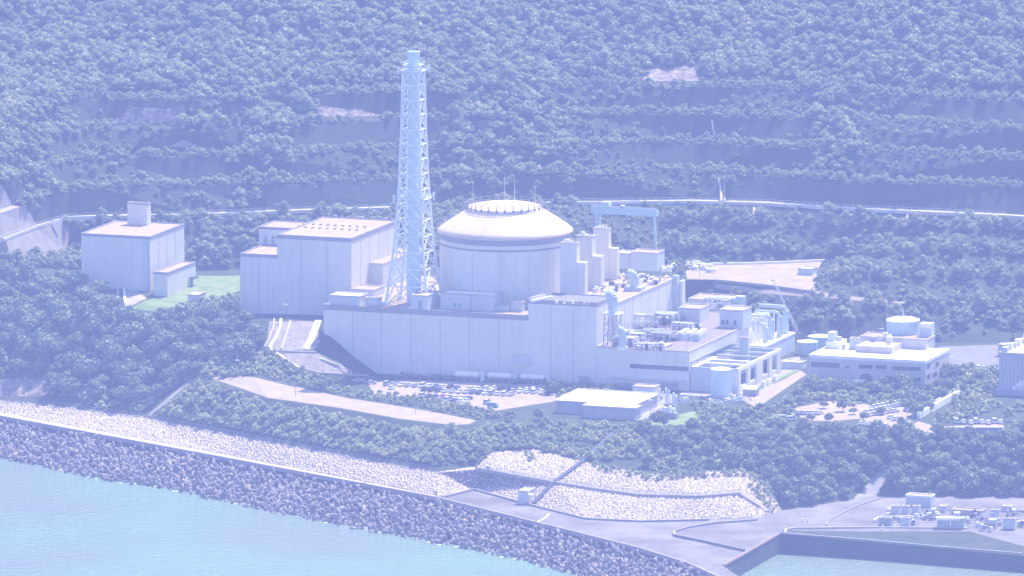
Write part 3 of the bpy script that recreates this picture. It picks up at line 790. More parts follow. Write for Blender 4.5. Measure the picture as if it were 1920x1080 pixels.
# fan units in two rows
FAN = None; fan_g = 'white fan coolers on the annex roof'
def copy_thing(src, loc, label, group=None):
    r = src.copy(); coll.objects.link(r); r.location = loc
    if label: r['label'] = label
    if group: r['group'] = group
    for ch in src.children:
        c = ch.copy(); coll.objects.link(c); c.parent = r
        for g in ch.children:
            d = g.copy(); coll.objects.link(d); d.parent = c
    return r
P = G(1269, 638, zq)
for j in range(3):
    for k in range(3):
        loc = P + A * (k * 3.3 - j * .3) + B * (j * 4.2)
        lab = '%s fan cooler in the %s row of three white ones on the annex roof' % (('left', 'middle', 'right')[k], ('front', 'middle', 'back')[j])
        if FAN is None:
            FAN = thing('fan_cooler', lab, 'fan cooler', loc, fan_g)
            b = MB(); b.box(loc, 2.6, 3.0, loc.z - .1, loc.z + 2.3); b.build('casing', M_wall_b, FAN)
            b = MB(); b.cyl(loc + A * 1.3 + B * 1.5, 1.25, loc.z + 2.3, loc.z + 3.2, 16); b.build('fan_ring', M_white, FAN)
        else: copy_thing(FAN, loc, lab, fan_g)
# pipe racks and vessels
def rack(name, label, px, py, z, n, w, d, h, seed):
    R_ = random.Random(seed); P = G(px, py, z); t = thing(name, label, 'pipe rack', P, 'pipe racks on the annex roof')
    b = MB()
    for i in range(n + 1):
        for s_ in (0, d): b.tube(P + A * (w * i / n) + B * s_, P + A * (w * i / n) + B * s_ + Z * h, .13, 4)
    for z_ in (h * .5, h):
        for s_ in (0, d): b.tube(P + B * s_ + Z * z_, P + A * w + B * s_ + Z * z_, .12, 4)
        for i in range(n + 1): b.tube(P + A * (w * i / n) + Z * z_, P + A * (w * i / n) + B * d + Z * z_, .12, 4)
    b.build('frame', R_.choice((M_black, M_grey)), t)
    for k in range(6):
        y = d * (k + .5) / 6; z_ = h * R_.choice((.52, 1.02, 1.05)); b = MB()
        e = R_.uniform(.6, 1); b.pipe([P + A * -.5 + B * y, P + A * -.5 + B * y + Z * z_, P + A * (w * e) + B * y + Z * z_, P + A * (w * e) + B * y + Z * .1], R_.uniform(.18, .34), 6)
        b.build('pipe', R_.choice((M_white, M_steelw, M_green)), t)
    for k in range(9):
        b = MB(); q = P + A * R_.uniform(0, w) + B * R_.uniform(-.8, d)
        if k % 3: b.cyl(q, R_.uniform(.4, .9), z - .1, z + R_.uniform(1.2, 3), 12, .3)
        else: b.box(q, R_.uniform(.8, 1.8), 1.4, z - .1, z + R_.uniform(1, 2.4))
        b.build('vessel' if k % 3 else 'cabinet', R_.choice((M_white, M_white, M_steelw, M_grey, M_black, M_black)), t)
    return t
rack('pipe_rack', 'tangled pipe rack nearest the front left corner of the annex roof', 1150, 650, zq, 4, 9, 5, 3.4, 1)
rack('pipe_rack', 'tall white pipe rack against the rear wall above the annex roof', 1172, 622, zq, 4, 12, 7, 6.5, 2)
rack('pipe_rack', 'pipe rack between the tall rack and the flat roofed fan house', 1225, 612, zq, 4, 9, 8, 4.5, 3)
rack('pipe_rack', 'low pipe rack with bundled pipes at the front edge of the annex roof', 1192, 655, zq, 4, 10, 4, 2.2, 4)
rack('pipe_rack', 'small pipe rack behind the flat roofed fan house', 1322, 580, zq, 3, 7, 6, 4, 5)
rack('pipe_rack', 'pipe rack left of the front fan coolers', 1222, 640, zq, 3, 8, 6, 3.2, 6)
rack('pipe_rack', 'dark pipe rack behind the duct tower at the rear wall', 1166, 634, zq, 3, 8, 6, 5.0, 7)
rack('pipe_rack', 'broad low pipe rack in the middle of the crowded annex roof', 1198, 636, zq, 4, 9, 9, 3.0, 8)
rack('pipe_rack', 'pipe rack just left of the flat roofed fan house', 1248, 606, zq, 3, 6, 7, 3.6, 9)
rack('pipe_rack', 'small pipe rack in front of the tall white one', 1180, 646, zq, 3, 6, 4, 4.2, 10)
rack('pipe_rack', 'pipe rack between the fan coolers and the flat roofed fan house', 1262, 618, zq, 4, 9, 4, 2.6, 12)
rack('pipe_rack', 'low pipe rack behind the small windowed fan house', 1366, 588, zq, 3, 6, 6, 2.6, 13)
P = G(1235, 655, zq); b = MB(); b.pipe([P + Z * .6, P + B * 12 + Z * .6], .55, 8); b.pipe([P + A * 1.4 + Z * .6, P + A * 1.4 + B * 12 + Z * .6], .45, 8)
o = b.build('pipe_bundle', M_concl, None, P); tag(o, 'pair of thick pale pipes lying near the front edge of the annex roof', 'pipe')
P = G(1222, 636, zq); b = MB(); b.frame(P, A * 1.4, B * .5, Z * .6); b.tube(P, P + A * 7 + Z * 4.2, .35, 4)
o = b.build('stair', M_steelw, None, P); tag(o, 'sloping pale stair flight amid the roof pipes', 'stair')
for px, py, h, lab in ((1195, 640, 13, 'slim lamp mast with crossbars standing amid the roof pipes'), (1287, 656, 6, 'short pole at the front edge of the annex roof'), (1330, 640, 5, 'short pole along the right edge of the annex roof')):
    q = G(px, py, zq); b = MB(); b.tube(q, q + Z * h, .16, 5)
    if h > 8:
        for z_ in (h * .6, h * .8, h): b.tube(q + Z * z_ - A * 2, q + Z * z_ + A * 2, .18, 4)
    o = b.build('mast', M_steelw, None, q); tag(o, lab, 'mast')
# braced tower carrying a green duct elbow at the corner of the raised end
q = G(1131, 650, zq); t = thing('duct_tower', 'braced steel tower carrying a pale green duct elbow at the corner of the hall', 'tower', q)
hh = zat(q + B * 2, 588) - zq
b = MB()
for x, y in ((0, 0), (6, 0), (6, 5), (0, 5)): b.tube(q + A * x + B * y, q + A * (x * .8 + .6) + B * y + Z * hh, .22, 5)
for k in range(3):
    z0, z1_ = hh * k / 3, hh * (k + 1) / 3
    for (x, y), (u, v) in (((0, 0), (6, 0)), ((6, 0), (6, 5)), ((6, 5), (0, 5)), ((0, 5), (0, 0))):
        b.tube(q + A * x + B * y + Z * z1_, q + A * u + B * v + Z * z1_, .14, 4); b.tube(q + A * x + B * y + Z * z0, q + A * u + B * v + Z * z1_, .12, 4)
b.build('frame', M_grey, t)
b = MB(); b.box(q - A * .4 - B * .4, 7, 6, zq + hh, zq + hh + .4); b.build('deck', M_white, t)
c = q + A * 3.2 + B * 2.5
def elbow(name, c, r, z0, h, dirv, reach, parent, m_=None):
    b = MB(); pts = [(c + Z * (z0 - c.z))]
    pts.append(c + Z * (z0 - c.z + h))
    for k in range(1, 6):
        a = math.pi / 2 * k / 5; pts.append(c + Z * (z0 - c.z + h + reach * math.sin(a)) + dirv * (reach * (1 - math.cos(a))))
    i0 = None; n = 14
    for p_, q_ in zip(pts[:-1], pts[1:]): b.tube(p_, q_ + (q_ - p_) * .12, r, n)
    return b.build(name, m_ or M_green, parent)
elbow('duct_elbow', c, 1.9, zq + hh + .4, 4.5, (-A * .8 + B * .5).normalized(), 2.4, t)
q = G(1163, 655, zq); t = thing('duct_stack', 'low pale green duct elbow standing amid pipes at the front of the annex roof', 'duct', q)
elbow('duct_elbow', q + A * 1, 1.5, zq, 6.0, (A * -.7 - B * .6).normalized(), 2.0, t); b = MB(); b.cyl(q + A, 1.9, zq - .1, zq + 1.2, 14); b.build('base_ring', M_steelw, t)
q = G(1190, 544, zs); t = thing('duct_stack', 'large pale green duct elbow on the upper rear roof below the gantry crane', 'duct', q)
elbow('duct_elbow', q, 1.9, zs - .1, 4.2, (-A).normalized(), 2.4, t); b = MB(); b.box(q - A * 3.5 - B * 2.6, 7, 5, zs - .1, zs + 1.5); b.build('base_box', M_green, t)
# gear on the upper rear roof
R_ = random.Random(21)
for i, (px, py, lab) in enumerate(((1100, 562, 'row of small white pumps and pipes just behind the raised roof edge'), (1128, 548, 'cluster of white valves and pipes beside the middle shaft'), (1155, 535, 'cluster of white valves and pipes beside the farthest shaft'), (1215, 530, 'row of slanted white pipes near the long parapet'), (1175, 522, 'dark gear and white pipes behind the large green elbow'), (1240, 508, 'small white units at the far corner of the rear roof'))):
    P = G(px, py, zs); t = thing('roof_gear', lab, 'roof equipment', P)
    for k in range(14):
        q = P + A * R_.uniform(-3, 5) + B * R_.uniform(-6, 7); b = MB(); c_ = R_.random()
        if c_ < .4: b.box(q, R_.uniform(.8, 2), R_.uniform(.8, 2.5), zs - .1, zs + R_.uniform(.8, 2.2)); nm_ = 'unit'
        elif c_ < .7: b.cyl(q, R_.uniform(.4, .8), zs - .1, zs + R_.uniform(1, 2.4), 12, .3); nm_ = 'vessel'
        else: b.pipe([q, q + Z * 1.6, q + B * R_.uniform(2, 5) + Z * 1.6, q + B * 5 + A * 1 + Z * .2], .22, 6); nm_ = 'pipe'
        b.build(nm_, R_.choice((M_white, M_white, M_steelw, M_grey, M_black, M_concl)), t)
for px, py in ((1005, 564), (1020, 562), (1035, 558)):
    q = G(px, py, zh2 - .2)
P = G(992, 566, zh2 - .25); t = thing('roof_stair_rail', 'white railing climbing beside the drum at the raised roof edge', 'railing', P)
b = MB(); e = B * 13 + A * 4
for k in range(9):
    q = P + A * .4 + e * (k / 8); b.tube(q, q + Z * 1.8, .1, 4)
for h in (.9, 1.8): b.tube(P + A * .4 + Z * h, P + A * .4 + e + Z * h, .09, 4)
b.build('rail', M_white, t); b = MB(); b.frame(P + A * .6, A * 1.2, e, Z * .8); b.build('cable_duct', M_white, t)
P = G(1040, 569, zh2 - .2); b = MB(); R_ = random.Random(3)
t = thing('roof_units', 'low row of small pale units on the raised end roof', 'roof equipment', P)
for k in range(9):
    q = P + A * (k * 1.6) + B * R_.uniform(0, 2.5); b = MB(); b.box(q, .9, 1.2, q.z - .1, q.z + R_.uniform(.6, 1.4)); b.build('unit', R_.choice((M_concl, M_white, M_gravel)), t)

# --- right edge of the annex: outlet ducts on a ledge
q = G(1409, 660, zd - 7); t = thing('outlet_ducts', 'four upright pale ducts bending down onto a white ledge at the annex corner', 'ducts', q)
Pk = D0 + B * along(D0, B, 1400) + A * .3
b = MB(); lk = 38; b.box(Pk + A * .0, 7.5, lk, zd - 8.6, zd - 8.0); b.k = 1; b.box(Pk + A * .1, 7.2, lk - .3, 18, zd - 8.6); b.build('ledge', [M_white, M_wall_b], t)
for k, (u, w_, rr, ht) in enumerate(((4.6, 9, 1.1, -.6), (4.2, 17, 1.3, 1.4), (5.4, 24, 1.2, 1.9), (5.0, 33, 1.3, 2.8))):
    c = Pk + A * u + B * w_; b = MB(); top_ = zd + ht
    pts = [c + Z * (zd - 8.0 - c.z), c + Z * (top_ - 1.6 - c.z), c + Z * (top_ - .5 - c.z) - A * .6, c + Z * (top_ - c.z) - A * 1.8, c + Z * (top_ - c.z) - A * (8 + k)]
    for i, (p_, q_) in enumerate(zip(pts[:-1], pts[1:])): b.tube(p_, q_, rr if i == 0 else .6 + .1 * (k % 2), 14)
    b.build('duct', M_green, t)
for k in range(5):
    c = Pk + A * 1.8 + B * (3 + k * 6.2); b = MB(); b.pipe([c + Z * (zd - 8 - c.z), c + Z * (zd + 1.5 - c.z), c - A * 6 + Z * (zd + 1.5 - c.z)], .4, 8); b.build('pipe', M_steelw, t)
b = MB(); b.quad(Pk + A * .1 + Z * (zd + .2 - Pk.z), Pk + A * 5 + Z * (zd - 7.8 - Pk.z), Pk + A * 5 + B * .5 + Z * (zd - 7.8 - Pk.z), Pk + A * .1 + B * .5 + Z * (zd + .2 - Pk.z)); b.frame(Pk - B * .1 + Z * (zd - 8 - Pk.z), A * .6, B * .4, Z * 8.2); b.build('end_fin', M_white, t)
q = G(1375, 571, zq); b = MB(); b.pipe([q - A * 5 + Z * 1.6, q + A * 3 + Z * 1.6], 1.5, 12); b.lathe(q + A * 3.2, [(.3, q.z), (2.0, q.z), (2.0, q.z + 3.6), (.3, q.z + 3.6)], 12)
o = b.build('roof_drum', M_green, None, q); tag(o, 'round pale green drum with a thick pipe at the far end of the annex roof', 'drum')

# ------------------------------------------------------------------ office block on the right
P, la, lb, z1 = rbox(1517, 716, 25, 1735, 1780, 666)
P = Vector((P.x, P.y, 25)); Q = P + A * la; z1 = zat(Q, 677)
t = thing('office_block', 'two storey office with white roof and ribbon windows, behind trees on the right', 'building', P)
block(t, P, la, lb, 18, z1, wall=mat('office_wall', (.50, .47, .45), .8, .06, .2), roof=M_white, band=1.1, bandmat=M_white)
for a0, a1, y0, y1 in ((1521, 1574, 678, 687), (1584, 1592, 686, 690), (1610, 1636, 683, 690), (1642, 1662, 684, 691), (1673, 1699, 686, 693), (1701, 1726, 687, 694), (1700, 1726, 707, 713), (1655, 1690, 705, 711)):
    q = P + A * along(P, A, a0); b = MB(); b.box(q - B * .1, along(q, A, a1), .08, zat(q, y1), zat(q, y0)); o = b.build('window', M_glass, t)
    b = MB(); b.box(q - B * .25 - A * .1, along(q, A, a1) + .2, .23, zat(q, y1) - .25, zat(q, y1) - .03); b.build('sill', M_concl, o)
q = P + A * along(P, A, 1611); w_ = along(q, A, 1637); b = MB()
pts = [q - B * .08 + Z * 0] + [q - B * .08 + A * w_] + [q - B * .08 + A * (w_ * (.5 + .5 * math.cos(a))) + Z * (zat(q, 712) - 25 + 2.6 * math.sin(a)) for a in [math.pi * k / 8 for k in range(9)]]
b.quad(*pts); b.build('arched_entrance', M_glass, t)
for b0, b1, y0, y1 in ((.06, .2, 683, 691), (.06, .2, 703, 711), (.3, .48, 700, 708), (.42, .55, 680, 688)):
    b = MB(); b.box(Q + A * .02 + B * (lb * b0), .08, lb * (b1 - b0), zat(Q + B * (lb * b0), y1), zat(Q + B * (lb * b0), y0)); b.build('window', M_glass, t)
P2, la2, lb2, z2 = rbox(1597, 724, 25, 1618, 1625, 714)
b = MB(); b.box(P2, la2, lb2, z2 - .4, z2); b.tube(P2 + A * .2 + B * .2, P2 + A * .2 + B * .2 + Z * (z2 - 25), .12, 6); b.tube(P2 + A * (la2 - .2) + B * .2, P2 + A * (la2 - .2) + B * .2 + Z * (z2 - 25), .12, 6); b.build('entrance_canopy', M_white, t)
zo = z1 - .2
P2, la2, lb2, z2 = rbox(1613, 649, zo, 1737, 1753, 630)
block(t, P2, la2, lb2, zo - .2, z2, wall=mat('office_wall', (.5, .5, .5)), band=.6, nm=('upper_wall', 'upper_roof', 'upper_parapet'), roof=M_gravel, bandmat=M_concl)
P2, la2, lb2, z2 = rbox(1604, 660, zo, 1672, 1690, 648)
b = MB(); b.box(P2, la2, lb2, zo, z2); b.build('terrace_block', M_concl, t)
P2, la2, lb2, z2 = rbox(1548, 653, zo, 1575, 1588, 640)
plant = thing('cooling_unit', 'large white cooling unit at the left end of the office roof', 'cooling unit', P2)
b = MB(); b.box(P2, la2, lb2, zo - .1, z2); b.build('casing', M_white, plant)
b = MB(); b.box(P2 + A * .6 + B * .6, la2 * .45, lb2 * .5, z2, z2 + 3.5); b.cyl(P2 + A * (la2 * .75) + B * (lb2 * .4), 1.0, z2, z2 + 1.6, 14); b.build('fan_box', M_wall_b, plant)
for k in range(5):
    b = MB(); q = P2 + A * (la2 + 1 + k * 1.6) + B * RND.uniform(-2, 3); b.box(q, 1.1, 1.6, zo - .05, zo + RND.uniform(1, 2.4)); b.build('side_unit', M_white if k % 2 else M_concl, plant)
P2, la2, lb2, z2 = rbox(1595, 655, zo, 1611, 1613, 634); hut('roof_cabin', 'white cabin between the cooling unit and the upper storey of the office', 1593, 655, zo, 1608, 1613, 634)
# drum tank on its roof
q = G(1693, 638, z2 := zat(P + A * 30, 648) + 4); zu = zat(G(1693, 645, zo), 630)
q = G(1693, 627, zu); t = thing('roof_drum_tank', 'round pale green tank with patterned top and spike on the office roof', 'tank', q)
r_ = 31 / 4.75; zt_ = zat(q, 601)
b = MB(); b.cyl(q, r_, zu - 1, zt_, 40); b.build('shell', mat('drum_tank_paint', (.46, .60, .62), .5, .04), t)
b = MB(); b.lathe(q, [(r_ + .12, zt_ - .1), (r_ + .12, zt_ + .4), (r_ * .6, zt_ + 1.3), (.02, zt_ + 1.9)], 40); b.build('roof', M_white, t)
b = MB()
for k in range(16):
    a = 2 * math.pi * k / 16; u = Vector((math.cos(a), math.sin(a), 0)); b.tube(q + u * r_ + Z * (zt_ + .5 - zu), q + Z * (zt_ + 2.05 - zu), .09, 4)
for f in (.33, .66):
    for k in range(24):
        a = 2 * math.pi * k / 24; a2 = 2 * math.pi * (k + 1) / 24; h = zt_ + .5 + (1 - f) * 1.5 - zu
        b.tube(q + Vector((math.cos(a), math.sin(a), 0)) * (r_ * f) + Z * h, q + Vector((math.cos(a2), math.sin(a2), 0)) * (r_ * f) + Z * h, .09, 4)
b.build('roof_rib', M_grey, t)
b = MB()
for k in range(24):
    a = 2 * math.pi * k / 24; u = Vector((math.cos(a), math.sin(a), 0)); b.tube(q + u * r_ + Z * (zt_ + .3 - zu), q + u * r_ + Z * (zt_ + 1.4 - zu), .05, 4)
b.build('rim_rail', M_steelw, t)
b = MB(); b.tube(q + Z * (zt_ + 1.8 - zu), q + Z * (zt_ + 5 - zu), .22, 6, .08); b.build('spike', M_white, t)
P2, la2, lb2, z2 = rbox(1724, 634, zu, 1746, 1752, 606)
b = MB(); b.box(P2, la2, lb2, zu - 1, z2); b.build('lift_house', M_wall_b, t)
b = MB(); b.frame(P2 + Z * (zat(P2, 614) - zu) - B * .3, A * la2, B * .25, Z * (z2 - zat(P2, 614))); b.build('hood', M_white, t)
roofv = thing('roof_vents', 'white vents and a grey box on the upper office roof', 'vents', G(1650, 640, zu))
for k, (px, py) in enumerate(((1632, 638), (1645, 636), (1655, 634), (1648, 622), (1662, 640))):
    q = G(px, py, zu); b = MB(); b.box(q, 1.8, 1.6, zu - .5, zu + (1.2 + .5 * (k % 3))); b.build('vent', (M_grey, M_white, M_steelw)[k % 3], roofv)
q = G(1670, 642, zu); b = MB(); b.pipe([q, q + Z * 2.2, q + Z * 3 - B * .8, q + Z * 2.4 - B * 1.6], .6, 10); b.build('gooseneck', M_white, roofv)

# --- building cut by the right edge, clad in ribs
P, la, lb, z1 = rbox(1873, 738, 25, 1990, 2020, 666)
t = thing('ribbed_building', 'grey ribbed building with conveyor roof, cut off by the right edge', 'building', P)
lb = 46
b = MB(); b.box(P, la, lb, 18, z1); b.k = 1
for k in range(16): b.box(P + A * (k * la / 16 + .4) - B * .25, .4, .24, 25.5, z1 - .5)
b.build('wall', [mat('rib_cladding', (.40, .40, .44), .6, .06), M_wall_b], t)
b = MB(); b.frame(P - A * .3 - B * .3 + Z * (z1 + .02 - P.z), A * (la + .6), B * (lb + .6), Z * 1.2); b.build('roof', M_concl, t)
for k in range(8):
    b = MB(); q = P + B * (k * lb / 8 + 1) + A * .6; b.box(q, 2.4, 2.2, z1 + 1.2, z1 + 3.0 + (k % 2) * .6); b.build('roof_unit', M_white if k % 2 else M_wall_b, t)
b = MB(); b.box(P - B * 3.6 - A * .5, la, 3.4, 24, 27.2); b.build('plinth', M_grey, t)
for k in range(5):
    b = MB(); q = P + A * (6 + k * 1.2) - B * 1.6; b.box(q, 2.0, 1.2, 27.2, 28.6 + (k % 3)); b.build('wall_unit', M_white, t)
P, la, lb, z1 = rbox(1872, 660, 25, 1886, 1900, 641)
hut('machine_house', 'small roofed machine house behind the ribbed building', 1871, 668, 25, 1893, 1900, 646, cat='shed')

# ------------------------------------------------------------------ flat pump house by the trees
P, la, lb, z1 = rbox(1043, 774, 25, 1106, 1200, 750)
t = thing('pump_house', 'long low flat roofed building with white roof, at the edge of the wooded bank', 'building', P)
la_t = along(P, A, 1190); lbp = 27
b = MB(); b.box(P, la_t, lbp, 22, z1 - .4); b.build('wall', mat('pump_wall', (.42, .41, .41), .8, .06, .2, streak=.1), t)
q = P + A * along(P, A, 1106) - B * 7.5; la_q = along(q, A, 1191)
b = MB(); b.box(q, la_q, 7.48, 22, z1 - .4); b.build('front_wall', MATS['pump_wall'], t)
b = MB(); b.box(P - (A + B) * .5, la_t + 1, lbp + 1, z1 - .4, z1); b.build('roof', mat('pump_roof', (.52, .46, .43), .7, .05, .3), t)
b = MB(); b.box(q - (A + B) * .5, la_q + 1, 7.4, z1 - .39, z1 + .01); b.build('front_roof', MATS['pump_roof'], t)
b = MB()
for a_, b_, x, y in ((-.5, lbp + .2, la_t + 1, .3), (-.5, 0, .3, lbp)): b.box(P + A * a_ + B * b_, x, y, z1, z1 + .35)
b.build('roof_edge', M_white, t)
b = MB(); b.box(q + A * (la_q + .02) + B * 3, .1, 2, 25, 28); b.build('door', M_grey, t)
hut('gate_house', 'small cube shaped house with pale gravel roof behind the flat pump house', 1186, 745, 25, 1227, 1237, 724, roof=mat('cube_roof', (.55, .48, .45), .9, .1, .4), cat='house', band=.3,
    extra=lambda t, P, la, lb, z1: (lambda b: (b.box(P + A * (la + .02) + B * 2, .1, 1.6, 25, 27.4), b.build('door', M_grey, t)))(MB()))
# three horizontal tanks on saddles
HT = None
for i, (p0, p1, py) in enumerate(((855, 896, 712), (916, 957, 714.5), (978, 1019, 717))):
    q = G(p0, py, 25.2); L_ = along(q, A, p1)
    lab = ('leftmost', 'middle', 'rightmost')[i] + ' of three white lying tanks at the foot of the long hall'
    if HT is None:
        HT = thing('gas_tank', lab, 'tank', q, 'white lying tanks')
        b = MB(); c = q + Z * 2.4; r_ = 1.15
        b.tube(c, c + A * L_, r_, 16); b.tube(c, c - A * .6, r_, 16, .5); b.tube(c + A * L_, c + A * (L_ + .6), r_, 16, .5); b.build('shell', M_white, HT)
        for f in (.1, .3, .5, .7, .9):
            b = MB(); b.box(q + A * (L_ * f) - B * .8, .4, 1.6, 25, 26.5); b.build('saddle', M_concl, HT)
        b = MB(); e = q + A * (L_ + 1.6); b.cyl(e, .5, 25, 28.6, 10, .3); b.tube(e + Z * 3, e - A * 2 + Z * 3, .25, 8); b.tube(e + A * .9, e + A * .9 + Z * 3.9, .35, 8, .2); b.build('valve_unit', M_steelw, HT)
    else: copy_thing(HT, q, lab)

# ------------------------------------------------------------------ fences, kerbs, walls
def fence(name, label, pts, h, n_step, m_, cat, rails=2, r=.07, post='post'):
    t = thing(name, label, cat, pts[0]); n_post = 0
    b = MB()
    for p, q in zip(pts[:-1], pts[1:]):
        for k in range(rails): b.tube(p + Z * (h * (k + 1) / rails), q + Z * (h * (k + 1) / rails), r, 4)
        n = max(1, int((q - p).length / n_step))
        for i in range(n): w_ = p + (q - p) * (i / n); b.tube(w_, w_ + Z * h, r * 1.3, 4)
    b.build('rail', m_, t)
    return t
def dense(pts, step=12):
    out = []
    for p, q in zip(pts[:-1], pts[1:]):
        n = max(1, int((q - p).length / step)); out += [p + (q - p) * (i / n) for i in range(n)]
    return out + [pts[-1]]
hr = [G(px, py, z) for px, py, z in RF_px]
b = MB()
for p, q in zip(hr[:-1], hr[1:]): b.frame(p - Z * .8, q - p, B * -.35, Z * 1.9)
o = b.build('road_parapet', mat('parapet_concrete', (.62, .58, .54), .8, .12, .2), None, hr[5]); tag(o, 'long pale concrete parapet along the hill road behind the plant', 'parapet wall')
fence('guard_fence', 'thin pale fence along the outer edge of the hill road', [p + Z * 1.1 + Vector((0, .15, 0)) for p in dense(hr[1:14], 40)], 1.3, 3, M_steelw, 'fence', 2, .06)
b = MB(); ht = [G(*p) for p in T_px]
for p, q in zip(ht[:-1], ht[1:]): b.frame(p + sea_n * .35 - Z * .6, q - p, -sea_n * .9, Z * 1.5)
b2 = b.build('sea_wall', mat('sea_wall_concrete', (.30, .27, .255), .85, .12, .2), None, ht[2]); tag(b2, 'long low concrete sea wall above the tetrapods', 'sea wall')
top_line = [G(px, py, z) for px, py, z in R1_px[1:6]]
fence('bank_fence', 'thin fence along the top edge of the left pale stone bank', [p + Z * .05 for p in dense(top_line, 30)], 1.6, 3, M_grey, 'fence', 2, .07)
b = MB()
tl = dense(top_line, 20)
for p, q in zip(tl[:-1], tl[1:]): b.frame(p - Z * .3, q - p, Vector((1.4, 3.0, 0)), Z * .55)
o = b.build('bank_kerb', M_conc, None, tl[0]); tag(o, 'low grey kerb strip along the top edge of the left stone bank', 'kerb')
mid = [G(*p) for p in RM_px[:5]]
fence('bank_fence', 'grey fence on the narrow ledge across the right stone bank', [p + Z * .1 for p in dense(mid, 20)], 1.7, 2.5, M_grey, 'fence', 3, .08)
# kerbs, drains and stairs laid on the ground
def strip(name, label, pts, w, m_, cat, h=.5):
    b = MB(); g = [PX(*p) for p in pts]
    for p, q in zip(g[:-1], g[1:]):
        d = (q - p); n_ = Vector((-d.y, d.x, 0)).normalized() * w; b.frame(p - n_ * .5 - Z * .3, d, n_, Z * (h + .3))
    o = b.build(name, m_, None, g[0]); return tag(o, label, cat)
strip('drain_stair', 'dark straight drain stair running down the right stone bank from the trees', [(1000 + 50 * k / 12., 947 - 132 * k / 12.) if 0 else (np.interp(k, [0, 4, 8, 12], [1000, 1040, 1092, 1150]), np.interp(k, [0, 4, 8, 12], [947, 906, 868, 815])) for k in range(13)], 1.6, M_dark, 'drain stair', 1.0)
strip('bank_ledge', 'narrow grey ledge curving across the right stone bank under the fence', [(895, 880), (965, 893), (1038, 906), (1120, 919), (1200, 930), (1310, 933), (1388, 927), (1425, 950), (1440, 962)], 2.2, M_conc, 'ledge', .9)
strip('drain_channel', 'pale straight channel running down the hill terraces behind the gantry crane', [(1348, 335), (1350, 345), (1352, 360), (1353, 378)], 1.0, M_concl, 'drain')
strip('drain_channel', 'pale channel beside the first one, just above the hill road', [(1357, 336), (1358, 350), (1358, 365), (1359, 378)], .6, M_concl, 'drain')
strip('drain_channel', 'faint pale channel high on the terraces right of the drum', [(1335, 228), (1337, 240), (1340, 255)], .9, M_conc, 'drain')
strip('drain_channel', 'pale channel below the hill road, left of the terrace hut', [(1414, 390), (1414, 400), (1412, 412)], 1.0, M_concl, 'drain')
strip('drain_channel', 'pale short channel below the hill road at the far right', [(1702, 403), (1700, 412), (1697, 422)], 1.0, M_concl, 'drain')
strip('drain_channel', 'pale slanting channel below the road on the far left sprayed slope', [(97, 421), (103, 432), (108, 442)], 1.0, M_white, 'drain')
strip('ramp_kerb', 'curved white kerb of the ramp left of the long hall', [(527, 600), (525, 615), (517, 635), (506, 652), (510, 658), (530, 672), (550, 685), (575, 699)], .9, M_white, 'kerb', .7)
strip('ramp_kerb', 'white inner kerb beside the curved ramp kerb', [(514, 600), (512, 618), (505, 636), (496, 652)], .7, M_concl, 'kerb', .7)
strip('ramp_kerb', 'white lower kerb running down from the ramp bend', [(503, 658), (525, 675), (548, 690)], .8, M_concl, 'kerb', .6)
strip('slope_stair', 'broad white stair strip down the rock slope by the hall corner', [(597, 602), (590, 620), (582, 640), (573, 655)], 2.6, M_white, 'stair', .4)
strip('slope_ledge', 'pale ledge between the upper and lower rock slope by the hall corner', [(505, 658), (550, 659), (592, 660)], 1.0, M_concl, 'ledge', .3)
strip('slope_stair', 'narrow pale stair line down the middle of the rock slope by the hall corner', [(545, 602), (540, 620), (533, 640), (528, 655)], .8, M_concl, 'stair', .5)
strip('slope_ledge', 'pale ledge across the lower rock slope in the hall shade', [(600, 672), (630, 684), (660, 697)], .9, M_concl, 'ledge', .4)
strip('slope_ledge', 'pale kerb along the foot of the lower rock slope', [(560, 690), (600, 700), (655, 703), (690, 704)], .8, M_concl, 'ledge', .5)
strip('crib_wall', 'reddish retaining steps beside the far left block', [(186, 505), (205, 507), (212, 520), (219, 533)], 3.0, M_bare, 'retaining wall', 1.6)
strip('slope_gutter', 'pale gutter down the sprayed slope beside the far left block', [(231, 532), (233, 550), (236, 577)], 1.0, M_white, 'gutter', .5)
strip('slope_gutter', 'second pale gutter at the left side of that sprayed slope', [(220, 534), (221, 555), (222, 574)], .9, M_concl, 'gutter', .5)
strip('terrace_wall', 'dark retaining wall face below the hut terrace', [(1340, 527), (1440, 537), (1528, 549)], 1.0, M_conc, 'retaining wall', .8)
strip('terrace_kerb', 'pale kerb along the back of the hut terrace', [(1300, 497), (1400, 495.5), (1480, 493), (1548, 489.5)], .8, M_white, 'kerb', .8)
strip('ramp_wall', 'pale sloping ramp wall climbing to the right beside the visitor parking', [(1722, 785), (1745, 772), (1770, 758), (1797, 744)], 1.4, M_white, 'ramp wall', 2.4)
strip('ramp_wall', 'second pale ramp wall behind the first sloping one', [(1712, 783), (1738, 768), (1764, 752), (1790, 738)], .9, M_concl, 'ramp wall', 1.6)
strip('basin_kerb', 'pale raised kerb round the lower slab on the harbour apron', [(1264, 1005), (1264, 998), (1290, 990), (1340, 982), (1420, 976)], 1.0, M_conc, 'kerb', .7)
strip('basin_kerb', 'dark kerb along the near side of the lower slab on the apron', [(1264, 1006), (1310, 1015), (1395, 1034)], .9, M_asph, 'kerb', .9)
strip('quay_kerb', 'pale kerb curving along the upper edge of the harbour basin', [(1472, 1000), (1474, 994), (1490, 991.5), (1640, 990), (1815, 992)], .8, M_concl, 'kerb', .6)
strip('quay_kerb', 'pale lower kerb of the harbour basin running to the right edge', [(1468, 1001), (1620, 1013), (1760, 1026), (1915, 1039)], 1.0, M_conc, 'kerb', .5)
